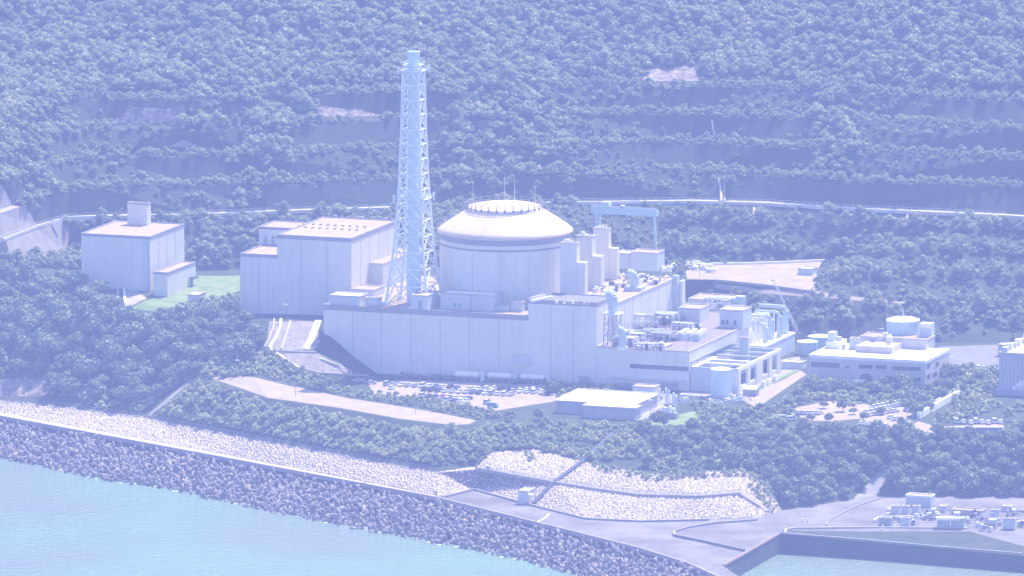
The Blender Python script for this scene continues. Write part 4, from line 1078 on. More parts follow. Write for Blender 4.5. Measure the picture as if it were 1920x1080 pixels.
strip('quay_coping', 'reddish coping on the angled quay wall by the basin', [(1357, 1060), (1400, 1036), (1440, 1013), (1460, 1001.5)], .9, M_red, 'coping', .35)
strip('quay_line', 'thin pale kerb curving across the quay toward the path', [(1550, 985), (1552, 978), (1580, 962), (1610, 948), (1650, 935)], .6, M_conc, 'kerb', .4)
strip('apron_seam', 'white curved kerb stub crossing the apron near the concrete hut', [(1007, 980), (1022, 972), (1030, 964)], .6, M_white, 'kerb', .3)
strip('bank_foot_wall', 'pale low wall at the foot of the right stone bank', [(830, 934), (889, 919), (940, 933), (990, 947), (1100, 974), (1200, 979), (1330, 976)], .9, M_conc, 'low wall', .7)

# hut by the stone bank, hut on the terrace, small lawn shed
P, la, lb, z1 = rbox(971, 945, 7.1, 990, 1003, 917)
hut('bank_hut', 'small pale concrete hut at the foot of the right stone bank', 971, 945, 7.1, 990, 1004, 920, band=.4, cat='hut', extra=lambda t, P, la, lb, z1: (lambda b: (b.box(P + A * (la + .05), 1.6, 2.0, z1 - 1.6, z1 - 1.2), b.build('porch', M_white, t)))(MB()))
hut('terrace_hut', 'small white roofed hut at the right end of the upper terrace', 1496, 514, 42.9, 1523, 1532, 503, cat='hut', band=.3)
hut('lawn_shed', 'small white roofed shed on the lawn beside the far left block', 352, 565, 43, 371, 386, 552, cat='shed', band=.3, roof=M_white)
hut('quay_shed', 'low white roofed shed behind the column bay near the round teal tanks', 1465, 691, 25, 1503, 1512, 678, cat='shed', band=.3)

# crane boom right of the annex
q = G(1500, 640, 25); e = q + Vector((-50 / 4.75, 0, 0)); e.z = zat(e, 528)
t = thing('mobile_crane', 'slim mobile crane boom leaning left over the trees', 'crane', q)
b = MB(); d = (e - q); x = Vector((.9, 0, .3)).normalized()
for s_ in (-.45, .45):
    for r__ in (-.45, .45): b.tube(q + RT * s_ + Vector((0, r__, 2)), e + RT * s_ * .5 + Vector((0, r__ * .5, 0)), .13, 4)
for k in range(22):
    f, g = k / 22, (k + 1) / 22; s_ = -.45 if k % 2 else .45
    b.tube(q + d * f + RT * s_ + Z * 1, q + d * g - RT * s_ + Z * 1, .09, 4)
b.build('boom', M_steelw, t)
b = MB(); b.tube(e, e + Vector((-1.2, 0, .8)), .25, 6); b.tube(e, e - Z * 6, .05, 4); b.build('jib_head', M_grey, t)
b = MB(); b.frame(q + Vector((-2, -1.5, .9)), (5, 0, 0), (0, 3, 0), (0, 0, 2.2)); b.build('cab', M_red, t)
b = MB()
for s_ in (-1.4, 1.4): b.frame(q + Vector((-2.5, s_ - .4, -.2)), (5.5, 0, 0), (0, .8, 0), (0, 0, 1.1))
b.build('track', M_grey, t)

# clutter of machines left on the terrace
R_ = random.Random(8)
for i, (px, py, lab) in enumerate(((1292, 504, 'leftmost stack of pale drums and pipes on the upper terrace'), (1304, 500, 'second heap of machine parts on the upper terrace'), (1316, 503, 'third heap of machine parts on the upper terrace'), (1328, 507, 'rightmost small yellowish machine on the upper terrace'))):
    q = G(px, py, 42.6); t = thing('machine_heap', lab, 'machine', q)
    for k in range(5):
        b = MB(); w_ = q + Vector((R_.uniform(-2, 2), R_.uniform(-5, 5), 0))
        if k % 2: b.tube(w_ + Z * .8, w_ + Z * .9 + A * R_.uniform(1.5, 3), .7, 10); nm_ = 'drum'
        else: b.box(w_, R_.uniform(1, 2), 1.6, 42.3, 42.6 + R_.uniform(1, 2.8)); nm_ = 'crate'
        b.build(nm_, R_.choice((M_white, M_steelw, M_grey, M_concl)), t)

# ------------------------------------------------------------------ quay on the right
zq_ = 7.05
hut('quay_house', 'grey flat roofed house with white roof rim on the quay', 1698, 948, zq_, 1745, 1753, 928, cat='house', band=.5, roof=M_gravel, bandmat=M_white)
for i, (px, lab) in enumerate(((1671, 'left'), (1690, 'middle'), (1710, 'right'))):
    hut('quay_shed', lab + ' of three small white roofed sheds in a row on the quay', px, 962, zq_, px + 13, px + 17, 949, cat='shed', band=.3, group='small quay sheds', roof=M_white)
hut('quay_shed', 'small open white roofed shed on posts right of the quay house', 1760, 960, zq_, 1772, 1778, 949, cat='shed', band=.25)
hut('quay_shed', 'long low greenish shed in the middle of the quay', 1784, 963, zq_, 1840, 1848, 955, cat='shed', band=.3, wall=M_concl, roof=M_gravel)
hut('quay_shed', 'low white roofed shed near the quay edge, left', 1648, 983, zq_, 1670, 1675, 970, cat='shed', band=.3, wall=M_grey)
hut('quay_shed', 'low pale roofed shed beside the left quay edge shed', 1688, 986, zq_, 1705, 1708, 971, cat='shed', band=.3, wall=M_green)
hut('quay_cabinet', 'square pale green cabinet near the right edge of the quay', 1880, 990, zq_, 1903, 1906, 972, cat='cabinet', band=.3, wall=M_green)
hut('quay_shed', 'small flat white roofed shed at the back of the quay, far right', 1878, 958, zq_, 1893, 1899, 949, cat='shed', band=.3)
hut('quay_shed', 'low white box at the back of the quay left of the far right shed', 1857, 964, zq_, 1873, 1876, 956, cat='shed', band=.3)
for i, (px, lab) in enumerate(((1758, 'left'), (1784, 'right'))):
    P = G(px, 990, zq_); t = thing('screen_frame', lab + ' of two pale green water screen frames at the quay edge', 'screen frame', P, 'water screens')
    for k in range(5):
        b = MB(); q = P + RT * (k * 1.1); b.tube(q, q + Z * 3.4, .12, 4); b.tube(q + Vector((0, 3, 0)), q + Vector((0, 3, 3.4)), .12, 4); b.tube(q + Z * 3.4, q + Vector((0, 3, 3.4)), .12, 4); b.build('post', M_green, t)
    b = MB(); b.frame(P + Vector((-.2, .5, 0)), (4.8, 0, 0), (0, 1.6, 0), (0, 0, 2.5)); b.build('machine', M_green, t)
    b = MB(); b.frame(P + Vector((-.4, -.2, 3.45)), (5.2, 0, 0), (0, 3.4, 0), (0, 0, .25)); b.build('top_deck', mat('deck_green', (.55, .7, .66), .6), t)
P = G(1722, 985, zq_); t = thing('quay_crane', 'small pale jib crane standing in the middle of the quay', 'crane', P)
b = MB(); b.tube(P, P + Z * 3.5, .3, 8); b.build('mast', M_steelw, t)
b = MB(); b.tube(P + Vector((4, 0, 4.2)), P + Vector((-4, 0, 1.2)), .22, 6); b.build('jib', M_steelw, t)
for px, py, lab in ((1638, 978, 'slanted pale gangway at the left end of the quay sheds'), (1664, 958, 'small white round float beside the left quay shed')):
    q = G(px, py, zq_); b = MB(); b.tube(q + Z * .4, q + Vector((2.2, 1.5, 1.3)), .55, 8); o = b.build('float', M_white, None, q); tag(o, lab, 'float')
for px, py in ((1505, 978), (1514, 978), (1655, 991), (1676, 991)):
    q = G(px, py, zq_); b = MB(); b.cyl(q, .35, zq_ - .1, zq_ + 1.2, 8, .2); o = b.build('bollard', M_white, None, q); tag(o, 'small white bollard on the quay edge', 'bollard', 'bollards on the quay edge')

R_ = random.Random(14); mats_ = (M_white, M_steelw, M_grey, M_black, M_concl, M_green)
for i, (px, py, lab) in enumerate(((1700, 978, 'heap of pipes and boxes behind the left quay edge sheds'), (1730, 972, 'low machines in the middle of the quay'), (1748, 966, 'pale machines before the grey quay house'), (1805, 975, 'machine cluster behind the green water screens'), (1838, 970, 'machine cluster right of the green water screens'), (1858, 982, 'small white units left of the square green cabinet'), (1845, 990, 'low dark gear at the quay edge right of the screens'), (1912, 984, 'small units at the right edge of the quay'), (1660, 975, 'pale pipes at the left end of the quay plant'), (1900, 962, 'row of low units at the far right back of the quay'))):
    P = G(px, py, zq_); t = thing('quay_gear', lab, 'quay equipment', P)
    for k in range(9):
        q = P + Vector((R_.uniform(-3, 3), R_.uniform(-6, 6), 0)); b = MB(); c_ = R_.random()
        if c_ < .45: b.frame(q - Z * .1, (R_.uniform(.8, 2.4), 0, 0), (0, R_.uniform(.8, 2), 0), Z * R_.uniform(.6, 2)); nm_ = 'unit'
        elif c_ < .7: b.cyl(q, R_.uniform(.4, .8), zq_ - .1, zq_ + R_.uniform(.8, 2.2), 10, .2); nm_ = 'vessel'
        else: b.pipe([q, q + Z * 1.2, q + RT * R_.uniform(1.5, 4) + Z * 1.2, q + RT * 4], .2, 5); nm_ = 'pipe'
        b.build(nm_, R_.choice(mats_), t)

fence('yard_fence', 'pale yard fence running from the pump house to the white tank', [G(*p) for p in ((1240, 757, 25), (1290, 760, 25), (1345, 765, 25), (1395, 752, 25))], 2.0, 3, M_steelw, 'fence', 2, .08)
for i, (px, py, lab) in enumerate(((1270, 752, 'white pumps and pipes in the yard left of the white tank'), (1300, 758, 'pale machines at the foot of the white tank, left'), (1325, 757, 'pipes and boxes right at the foot of the white tank'), (1215, 752, 'white pipes between the cube house and the annex doors'), (1385, 752, 'white boxes in front of the column bay corner'))):
    P = G(px, py, 25); t = thing('yard_gear', lab, 'yard equipment', P)
    for k in range(9):
        q = P + A * R_.uniform(-2.5, 3) + B * R_.uniform(-3, 4); b = MB(); c_ = R_.random()
        if c_ < .4: b.box(q, R_.uniform(.8, 2), R_.uniform(.8, 2), 24.9, 25 + R_.uniform(.8, 2)); nm_ = 'unit'
        elif c_ < .7: b.cyl(q, R_.uniform(.3, .7), 24.9, 25 + R_.uniform(1, 3.4), 10, .2); nm_ = 'vessel'
        else: b.pipe([q, q + Z * 1.8, q + A * R_.uniform(1.5, 4) + Z * 1.8, q + A * 4], .2, 5); nm_ = 'pipe'
        b.build(nm_, R_.choice((M_white, M_steelw, M_grey, M_black, M_concl)), t)
# ------------------------------------------------------------------ lamps and poles
LAMP = None
for px, py in ((606, 702), (735, 704), (806, 707), (862, 707), (936, 710), (1067, 716), (563, 706), (540, 600), (1225, 780), (1252, 785), (450, 705), (990, 712)):
    q = PX(px, py)
    if LAMP is None:
        LAMP = thing('street_lamp', 'thin street lamp with small white head along the plant road', 'street lamp', q, 'street lamps')
        b = MB(); b.tube(q - Z * .3, q + Z * 6, .09, 6, .06); b.build('post', M_grey, LAMP)
        b = MB(); b.tube(q + Z * 6, q + Z * 6.1 - RT * .9, .07, 5); b.frame(q + Z * 5.95 - RT * 1.7 - Vector((0, .35, 0)), (.9, 0, 0), (0, .7, 0), (0, 0, .4)); b.build('lamp_head', M_white, LAMP)
    else: copy_thing(LAMP, q, None)
POLE = None
for px, py, s_ in ((554, 744, 1), (666, 752, 1), (779, 775, 1), (1220, 815, 1.4), (1251, 795, 1.5), (1349, 380, 1.3), (624, 398, .8), (1756, 602, 1.2), (1800, 628, .9), (1858, 800, 1.5), (1312, 520, 1.2), (1180, 470, 1)):
    q = PX(px, py)
    if POLE is None:
        POLE = thing('utility_pole', 'bare slim grey utility pole', 'utility pole', q, 'utility poles')
        b = MB(); b.tube(q - Z * .5, q + Z * 8.5, .13, 6, .08); b.build('pole', M_grey, POLE)
        b = MB(); b.frame(q + Z * 8.0 - RT * .8 - Vector((0, .06, 0)), (1.6, 0, 0), (0, .12, 0), (0, 0, .12)); b.build('crossarm', M_grey, POLE)
    else:
        r = copy_thing(POLE, q, None); r.scale = (1, 1, s_)

# ------------------------------------------------------------------ cars
CARP = {n: mat('car_' + n, c, .35, .02, spec=.6) for n, c in (('white', (.78, .78, .77)), ('silver', (.45, .46, .48)), ('dark', (.035, .037, .045)), ('blue', (.06, .08, .15)), ('red', (.30, .06, .05)), ('teal', (.05, .30, .33)))}
M_tyre = mat('tyre_rubber', (.02, .02, .02), .9)
def car_meshes(van):
    b = MB(); H_ = 1.75 if van else 1.42
    pr = [(-2.15, .32), (-2.2, .75), (-2.1, .95), (2.0, .95), (2.2, .72), (2.2, .32)] if not van else [(-2.1, .32), (-2.15, 1.0), (2.0, 1.0), (2.2, .75), (2.2, .32)]
    n = len(pr)
    for y in (-.84, .84): b.v += [(x, y * (.96 if z > .9 else 1), z) for x, z in pr]
    b.f.append(tuple(range(n))); b.f.append(tuple(reversed(range(n, 2 * n))))
    for k in range(n): j = (k + 1) % n; b.f.append((k, n + k, n + j, j))
    b.m = [0] * len(b.f)
    z0 = pr[2][1] if not van else 1.0; x0, x1, x2, x3 = (-1.75, -1.1, .45, 1.15) if not van else (-2.1, -1.95, 1.0, 1.7)
    i = len(b.v)
    b.v += [(x1, -.66, H_), (x2, -.66, H_), (x2, .66, H_), (x1, .66, H_), (x1, -.66, H_ + .05), (x2, -.66, H_ + .05), (x2, .66, H_ + .05), (x1, .66, H_ + .05)]
    for f in ((0, 3, 2, 1), (4, 5, 6, 7), (0, 1, 5, 4), (1, 2, 6, 5), (2, 3, 7, 6), (3, 0, 4, 7)): b.f.append(tuple(i + k for k in f)); b.m.append(0)
    g = MB(); i = 0
    g.v = [(x0, -.78, z0), (x3, -.78, z0), (x3, .78, z0), (x0, .78, z0), (x1 - .05, -.64, H_), (x2 + .05, -.64, H_), (x2 + .05, .64, H_), (x1 - .05, .64, H_)]
    g.f = [(0, 1, 5, 4), (1, 2, 6, 5), (2, 3, 7, 6), (3, 0, 4, 7)]; g.m = [0] * 4
    w = MB(); w.tube((0, -.1, 0), (0, .1, 0), .32, 12)
    return b, g, w
PROTO = {}
def make_car(loc, rz, col, van, label, group):
    key = (col, van)
    if key not in PROTO:
        b, g, w = car_meshes(van)
        r = bpy.data.objects.new('parked_van' if van else 'parked_car', None); coll.objects.link(r)
        PROTO[key] = r
        b.build('body', CARP[col], r); g.build('window', M_glass, r)
        for x in (-1.35, 1.35):
            for y in (-.78, .78): o = w.build('wheel', M_tyre, r); o.location = (x, y, .32)
    else:
        s = PROTO[key]; r = s.copy(); coll.objects.link(r)
        for ch in s.children: c = ch.copy(); coll.objects.link(c); c.parent = r
    r.location = loc; r.rotation_euler = (0, 0, rz)
    tag(r, label, 'van' if van else 'car', group)
R_ = random.Random(42)
rows = [(728, 705, 770, 'at the left end of the long parking lot', 6.5, .35), (722.5, 725, 1035, 'in the back row of the long parking lot', 2.7, .85), (729, 900, 1045, 'in the right part of the long parking lot', 2.6, .92), (732.5, 782, 975, 'in the middle row of the long parking lot', 2.6, .9),
        (745, 790, 912, 'in the row nearer the hedge of the long parking lot', 2.6, .92), (751, 800, 915, 'in the front row beside the green hedge', 2.6, .9)]
slope_ = .054
for py0, x0, x1, where, gap, fill in rows:
    px = x0
    while px < x1:
        if R_.random() < fill:
            py = py0 + (px - x0) * slope_
            col = R_.choices(('white', 'silver', 'dark', 'blue', 'red'), (5, 2.6, 3.2, .8, .45))[0]; van = R_.random() < .3
            q = PX(px, py); q.z += .04
            make_car(q, -TH + math.pi / 2 + R_.uniform(-.05, .05) + (math.pi if R_.random() < .4 else 0), col, van, '%s %s parked %s' % (col, 'van' if van else 'car', where), '%s %ss %s' % (col, 'van' if van else 'car', where))
        px += gap * 4.75 * R_.uniform(.95, 1.1)
make_car(PX(924, 764), -TH, 'teal', True, 'teal van parked alone at the right end of the front row', None)
for px, py, rz in ((623, 731, .3), (673, 716, .2), (696, 720, .4)):
    make_car(PX(px, py) + Z * .04, rz - TH, 'silver', False, 'silver car on the shaded lane by the hall corner', 'silver cars on the shaded lane')
for px, py, n, dx, dy, where in ((1628, 775, 8, 8, -1.8, 'in the back line of the visitor parking on the right'), (1622, 782, 7, 9, -1.5, 'in the second line of the visitor parking on the right'), (1670, 785, 5, 9, 3, 'at the corner of the visitor parking'), (1615, 797, 5, 11, 1, 'among shrubs below the visitor parking'), (1500, 777, 5, 9, 0, 'at the left side of the visitor parking'), (1835, 692, 4, 10, 1, 'on the forecourt behind the office block'), (1800, 705, 3, 12, 2, 'in the shade beside the office block'), (1640, 765, 6, 8, -1.4, 'in the innermost line of the visitor parking'), (1700, 770, 3, 8, 2, 'at the right end of the visitor parking')):
    for k in range(n):
        col = R_.choices(('white', 'silver', 'dark'), (8, 1, 1))[0]
        q = PX(px + k * dx, py + k * dy); make_car(q + Z * .04, R_.uniform(.6, 1.3), col, False, '%s car parked %s' % (col, where), '%s cars %s' % (col, where))
for k, px in enumerate((1793, 1806, 1820, 1829, 1841, 1853, 1864, 1876)):
    q = PX(px, 793 + (k % 3)); make_car(q + Z * .04, math.pi / 2 + .1, 'white', k % 3 == 0, 'white %s in the row of eight above the pale carport at the far right' % ('van' if k % 3 == 0 else 'car'), 'white %s in the far right row' % ('vans' if k % 3 == 0 else 'cars'))
P = G(1790, 812, 25); t = thing('carport', 'long pale low carport roof in front of the far right row of cars', 'carport', P)
b = MB(); L_ = along(P, RT, 1882)
b.frame(P + Z * 2.0, RT * L_, (0, 1.0, 0), Z * .3); b.build('roof', M_white, t)
for f in (0, .35, .98):
    b = MB(); b.frame(P + RT * (L_ * f), (.5, 0, 0), (0, .9, 0), (0, 0, 2.0)); b.build('post', M_white, t)
b = MB(); b.frame(P + Vector((.5, .5, 0)), (L_ - 1, 0, 0), (0, .3, 0), (0, 0, 1.9)); b.build('back_panel', mat('carport_panel', (.35, .33, .38), .8), t)
for px, py, lab in ((1452, 786, 'white truck at the left among shrubs below the office'), (1468, 787, 'white truck right of the first one among shrubs'), (1482, 789, 'white truck farthest right of the shrub group')):
    make_car(PX(px, py) + Z * .1, .3, 'white', True, lab, None)

# small standing plant in the yard by the pump house
for i, (px, py, lab) in enumerate(((1244, 762, 'tall slim white double column in the yard behind the pump house'), (1258, 764, 'second slim white column in the yard behind the pump house'), (1232, 748, 'short white column at the cube house'), (1245, 785, 'white box units on a grey base right of the pump house'), (1233, 775, 'small white roofed unit at the right end of the pump house'))):
    q = G(px, py, 25); t = thing('yard_unit', lab, 'yard equipment', q)
    b = MB(); b.box(q, 5 if i > 2 else 1.6, 2.5, 24.8, 25.0 + (2.2 if i == 3 else .8)); b.build('base', M_conc, t)
    if i < 3:
        b = MB(); b.cyl(q + A * .8 + B * .8, .45, 25.8, 32 - 1.6 * i, 10, .3); b.cyl(q + A * 2.0 + B * .8, .35, 25, 31 - 1.6 * i, 10, .3); b.build('column', M_white, t)
    else:
        for k in range(3): b = MB(); b.box(q + A * (k * 1.5) + B * .3, 1.1, 1.5, 25.8, 27.0 + (2.2 if i == 3 else 0) + (k % 2) * .6); b.build('unit', M_white, t)
for px, py, lab in ((1428, 727, 'left'), (1437, 723, 'middle'), (1450, 716, 'right')):
    q = PX(px, py); b = MB(); b.box(q, 1.0, 3.2, q.z - .2, q.z + 2.4); b.k = 1; b.box(q - A * .4 + B * .3, .4, 2, q.z, q.z + 1.4)
    o = b.build('condenser', [M_white, M_red], None, q); tag(o, lab + ' of three white condensers by the lawn strip at the column bay', 'condenser', 'condensers by the column bay')
q = G(1393, 742, 25); t = thing('transformer_shed', 'small pale gabled shed at the front corner of the column bay', 'shed', q)
b = MB(); b.box(q, 5.5, 3, 24.8, 27.6); b.build('wall', M_grey, t)
b = MB(); p0 = q - A * .3 - B * .3 + Z * 2.6
b.quad(p0, p0 + A * 6.1, p0 + A * 6.1 + B * 1.8 + Z * 1.4, p0 + B * 1.8 + Z * 1.4); b.quad(p0 + B * 1.8 + Z * 1.4, p0 + A * 6.1 + B * 1.8 + Z * 1.4, p0 + A * 6.1 + B * 3.6, p0 + B * 3.6); b.build('roof', M_white, t)
sub = [G(p[0], p[1], 25.3) for p in ((1400, 741), (1500, 694), (1496, 691), (1396, 736))]
b = MB(); b.prism([(p.x, p.y) for p in sub], 24.5, 25.25); o = b.build('lawn_strip', M_lawn); o['kind'] = 'structure'

# ------------------------------------------------------------------ stone banks and tetrapods
def bbox(poly): return min(p[0] for p in poly), max(p[0] for p in poly), min(p[1] for p in poly), max(p[1] for p in poly)
labels = ('pale stone bank on the left, a long narrow strip rising behind the sea wall', 'short corner piece of stone bank with green scrub between the two long ones', 'broad pale stone bank on the right below the woods, crossed by a dark stair')
zi = [i for i, z in enumerate(zones) if z[0] == 'stone_bank']
for j, i in enumerate(zi):
    poly = zones[i][1]; sel = [f for f, k in zip(gf, zone_of) if k == i]
    V = []; F = []; MI = []
    for f in sel:
        o_ = len(V); V += [tuple(gv[a]) for a in f]; F.append((o_, o_ + 1, o_ + 2)); MI.append(0)
    x0, x1, y0, y1 = bbox(poly)
    cube = np.array([(-1, -1, -.6), (1, -1, -.6), (1, 1, -.6), (-1, 1, -.6), (-.55, -.6, .75), (.6, -.55, .65), (.55, .6, .8), (-.6, .5, .7)])
    cf = [(4, 5, 6), (4, 6, 7), (0, 1, 5), (0, 5, 4), (1, 2, 6), (1, 6, 5), (2, 3, 7), (2, 7, 6), (3, 0, 4), (3, 4, 7)]
    step = 1.0; row = 0; y = y0
    while y < y1:
        x = x0 + (row % 2) * step * .5
        while x < x1:
            px_, py_ = x + RND.uniform(-.35, .35), y + RND.uniform(-.35, .35)
            if inpoly(px_, py_, poly) and RND.random() < .93:
                h = tin.ray_cast(Vector((px_, py_, 900)), Vector((0, 0, -1)))
                if h[0] is not None:
                    n_ = h[1] if h[1].z > 0 else -h[1]
                    s_ = RND.uniform(.34, .6); a = RND.uniform(0, 6.28); ca, sa = math.cos(a), math.sin(a)
                    u = Vector((ca, sa, 0)); u = (u - n_ * u.dot(n_)).normalized(); v = n_.cross(u)
                    o_ = len(V); hh = RND.uniform(.45, .95)
                    for c in cube:
                        p_ = h[0] + u * (c[0] * s_ * RND.uniform(.85, 1.1)) + v * (c[1] * s_ * .85) + n_ * (c[2] * s_ * hh)
                        V.append(tuple(p_))
                    F += [tuple(o_ + k for k in f) for f in cf]; MI += [1] * 10
            x += step
        y += step * .95; row += 1
    me = np_mesh('stone_bank', np.array(V), np.array(F), [M_stoneb, M_stone], MI)
    o = bpy.data.objects.new('stone_bank', me); coll.objects.link(o); tag(o, labels[j], 'stone bank')

def tetra_mesh():
    b = MB(); dirs = [Vector((0, 0, 1))] + [Vector((math.cos(a) * .943, math.sin(a) * .943, -.333)) for a in (0, 2.094, 4.189)]
    for d in dirs: b.tube(d * .0, d * 2.0, .62, 7, .36)
    return b
tb = tetra_mesh(); TV = np.array(tb.v); TF = [f for f in tb.f]
TT = []
for f in TF:
    for k in range(1, len(f) - 1): TT.append((f[0], f[k], f[k + 1]))
TT = np.array(TT)
me_t = np_mesh('tetrapod', TV, TT, [M_tetra])
band = [Vector((p.x, p.y, 0)) for p in [G(*q) for q in T_px]]
cand = []
low = [G(*q) for q in W_px]
xs0, xs1 = -235, 125
y_ = min(p.y for p in low) - 10
while y_ < max(p.y for p in band) + 5:
    x_ = xs0
    while x_ < xs1:
        p = Vector((x_ + RND.uniform(-.8, .8), y_ + RND.uniform(-.8, .8), 0)); z = zg(p.x, p.y)
        if -2.2 < z < 6.1:
            q = proj((p.x, p.y, z))
            if -60 < q[0] < 1420 and q[1] < 1130 and q[0] - 1350 < (q[1] - 1075) * -.2 + 60:
                # must lie on the seaward side of the wall
                tpy = np.interp(q[0], [a[0] for a in T_px], [a[1] for a in T_px])
                if q[1] > tpy + 19:
                    cand.append((p.x, p.y, z))
        x_ += 2.9
    y_ += 2.9
print('tetrapods', len(cand))
RND.shuffle(cand)
inview = [c for c in cand if 0 <= proj(c)[0] <= 1330 and proj(c)[1] < 1075]
rest_v, rest_f = [], []
def rmat():
    q = Matrix.Rotation(RND.uniform(0, 6.28), 3, 'Z') @ Matrix.Rotation(RND.choice((0, 1.91, 1.91, .6)) + RND.uniform(-.4, .4), 3, 'X') @ Matrix.Rotation(RND.uniform(0, 6.28), 3, 'Z')
    return q
big = set(sorted(inview, key=lambda c: c[1])[:290])
for c in cand:
    s_ = RND.uniform(.8, 1.3) * 1.22; M_ = rmat(); z = c[2] + .9 + RND.uniform(-.9, 1.4)
    if c in big:
        o = bpy.data.objects.new('tetrapod', me_t); coll.objects.link(o); o.location = (c[0], c[1], z)
        o.rotation_euler = M_.to_euler(); o.scale = (s_, s_, s_)
        tag(o, 'mottled grey four legged concrete tetrapod piled along the nearer stretch of the sea wall', 'tetrapod', 'tetrapods along the sea wall')
    else:
        i = len(rest_v) * len(TV); rest_v.append((TV @ np.array(M_).T) * s_ + np.array((c[0], c[1], z))); rest_f.append(TT + i)
me = np_mesh('tetrapod_pile', np.concatenate(rest_v), np.concatenate(rest_f), [M_tetra])
o = bpy.data.objects.new('tetrapod_pile', me); coll.objects.link(o); tag(o, 'grey mass of tetrapods piled along the farther stretch of the sea wall', 'tetrapods', None, 'stuff')

# broken white water where the sea meets the tetrapods
fv, ff = [], []
wl = dense(low, 2.0)
for p in wl:
    for k in range(2):
        if RND.random() < .55:
            c = p + sea_n * RND.uniform(-3.5, 5.5) + Vector((RND.uniform(-1.5, 1.5), RND.uniform(-1.5, 1.5), 0)); i = len(fv); n_ = 7; r_ = RND.uniform(.25, .9)
            for a in range(n_):
                t_ = 6.283 * a / n_; fv.append((c.x + r_ * RND.uniform(.5, 1.3) * math.cos(t_) * 1.4, c.y + r_ * RND.uniform(.5, 1.3) * math.sin(t_), .03 + .02 * RND.random()))
            ff.append(tuple(range(i, i + n_)))
b = MB(); b.v = fv; b.f = ff; b.m = [0] * len(ff); o = b.build('sea_foam', mat('foam', (.7, .72, .74), .9, .1, .8)); o['kind'] = 'stuff'
# ------------------------------------------------------------------ vegetation
def ico(sub):
    import bmesh
    bm = bmesh.new(); bmesh.ops.create_icosphere(bm, subdivisions=sub, radius=1.0)
    v = np.array([tuple(x.co) for x in bm.verts]); f = np.array([[x.index for x in q.verts] for q in bm.faces]); bm.free()
    return v, f
IC1, IC2 = ico(1), ico(2)
def crown(seed, lobes, leaves, rad, h0, h1, leaf, core=IC1, flat=.8, spread=.62):
    """leafy crown of unit-less metres: lobes round the trunk top, leaf faces over a dark core"""
    g = np.random.default_rng(seed); V, F = [], []; nv = 0
    cs = []
    for k in range(lobes):
        a = 2 * math.pi * (k / max(1, lobes - 2)) + g.uniform(-.5, .5); rr = rad * spread * (0 if k >= lobes - 2 else g.uniform(.55, 1.0))
        z = g.uniform(.25, .75) if k < lobes - 2 else g.uniform(.7, 1.0)
        c = np.array((rr * math.cos(a), rr * math.sin(a), h0 + (h1 - h0) * z)); r = rad * g.uniform(.36, .58)
        if h1 - h0 > 2.6 * rad: r *= 1.0
        cs.append((c, r))
    for c, r in cs:
        v = core[0] * (1 + g.uniform(-.22, .22, (len(core[0]), 1))) * r * .86; v[:, 2] *= flat
        V.append(v + c); F.append(core[1] + nv); nv += len(v)
    for k in range(leaves):
        c, r = cs[int(g.integers(len(cs)))]
        d = g.normal(size=3); d /= np.linalg.norm(d)
        if d[2] < -.35: d[2] *= -.6
        p = c + d * np.array((1, 1, flat)) * r * g.uniform(.82, 1.22)
        nrm_ = d + g.normal(size=3) * .55 + np.array((0, 0, .3)); nrm_ /= np.linalg.norm(nrm_)
        u = np.cross(nrm_, g.normal(size=3)); u /= np.linalg.norm(u); w = np.cross(nrm_, u); s = leaf * g.uniform(.55, 1.25)
        q = np.array((p - u * s, p + w * s * .6, p + u * s, p - w * s * .6)) + g.normal(size=(4, 3)) * s * .12
        V.append(q); F.append(np.array(((0, 1, 2), (0, 2, 3))) + nv); nv += 4
    return np.concatenate(V), np.concatenate(F)
def trunk_np(h, r, seed):
    b = MB(); g = random.Random(seed); p = Vector((0, 0, -.8)); q = Vector((g.uniform(-.2, .2), g.uniform(-.2, .2), h * .55)); b.tube(p, q, r, 6, r * .7); e = Vector((g.uniform(-.4, .4), g.uniform(-.4, .4), h)); b.tube(q, e, r * .7, 6, r * .35)
    for k in range(4):
        a = g.uniform(0, 6.28); b.tube(q + (e - q) * g.uniform(0, .6), q + (e - q) * .6 + Vector((math.cos(a), math.sin(a), .7)) * g.uniform(1.2, 2.2), r * .4, 5, r * .15)
    return b
# individual trees: 5 crown shapes
TREES = []
for k in range(5):
    cv, cf_ = crown(100 + k, 9 + k % 3, 620, 4.0, 2.2, 6.6, .62, IC1)
    TREES.append((np_mesh('crown', cv, cf_, [M_leafA]), trunk_np(4.2, .28, k)))
SHR = []
for k in range(5):
    cv, cf_ = crown(200 + k, 6 + k % 3, 330, 2.2, .3, 2.6, .42, IC1)
    tb_ = trunk_np(1.2, .12, 50 + k); tv_ = np.array(tb_.v); tt = np.array([(f[0], f[i], f[i + 1]) for f in tb_.f for i in range(1, len(f) - 1)])
    SHR.append(np_mesh('shrub', np.concatenate((cv, tv_)), np.concatenate((cf_, tt + len(cv))), [M_leafB, M_bark], [0] * len(cf_) + [1] * len(tt)))
FAR = [crown(300 + k, 5 + k % 4, 300, 3.4, .6, 5.0 + (k % 3), .55, IC1, .8, .75) for k in range(8)]
FARS = [crown(400 + k, 5, 120, 2.0, .1, 2.2, .5, IC1) for k in range(5)]
trunk_done = {}
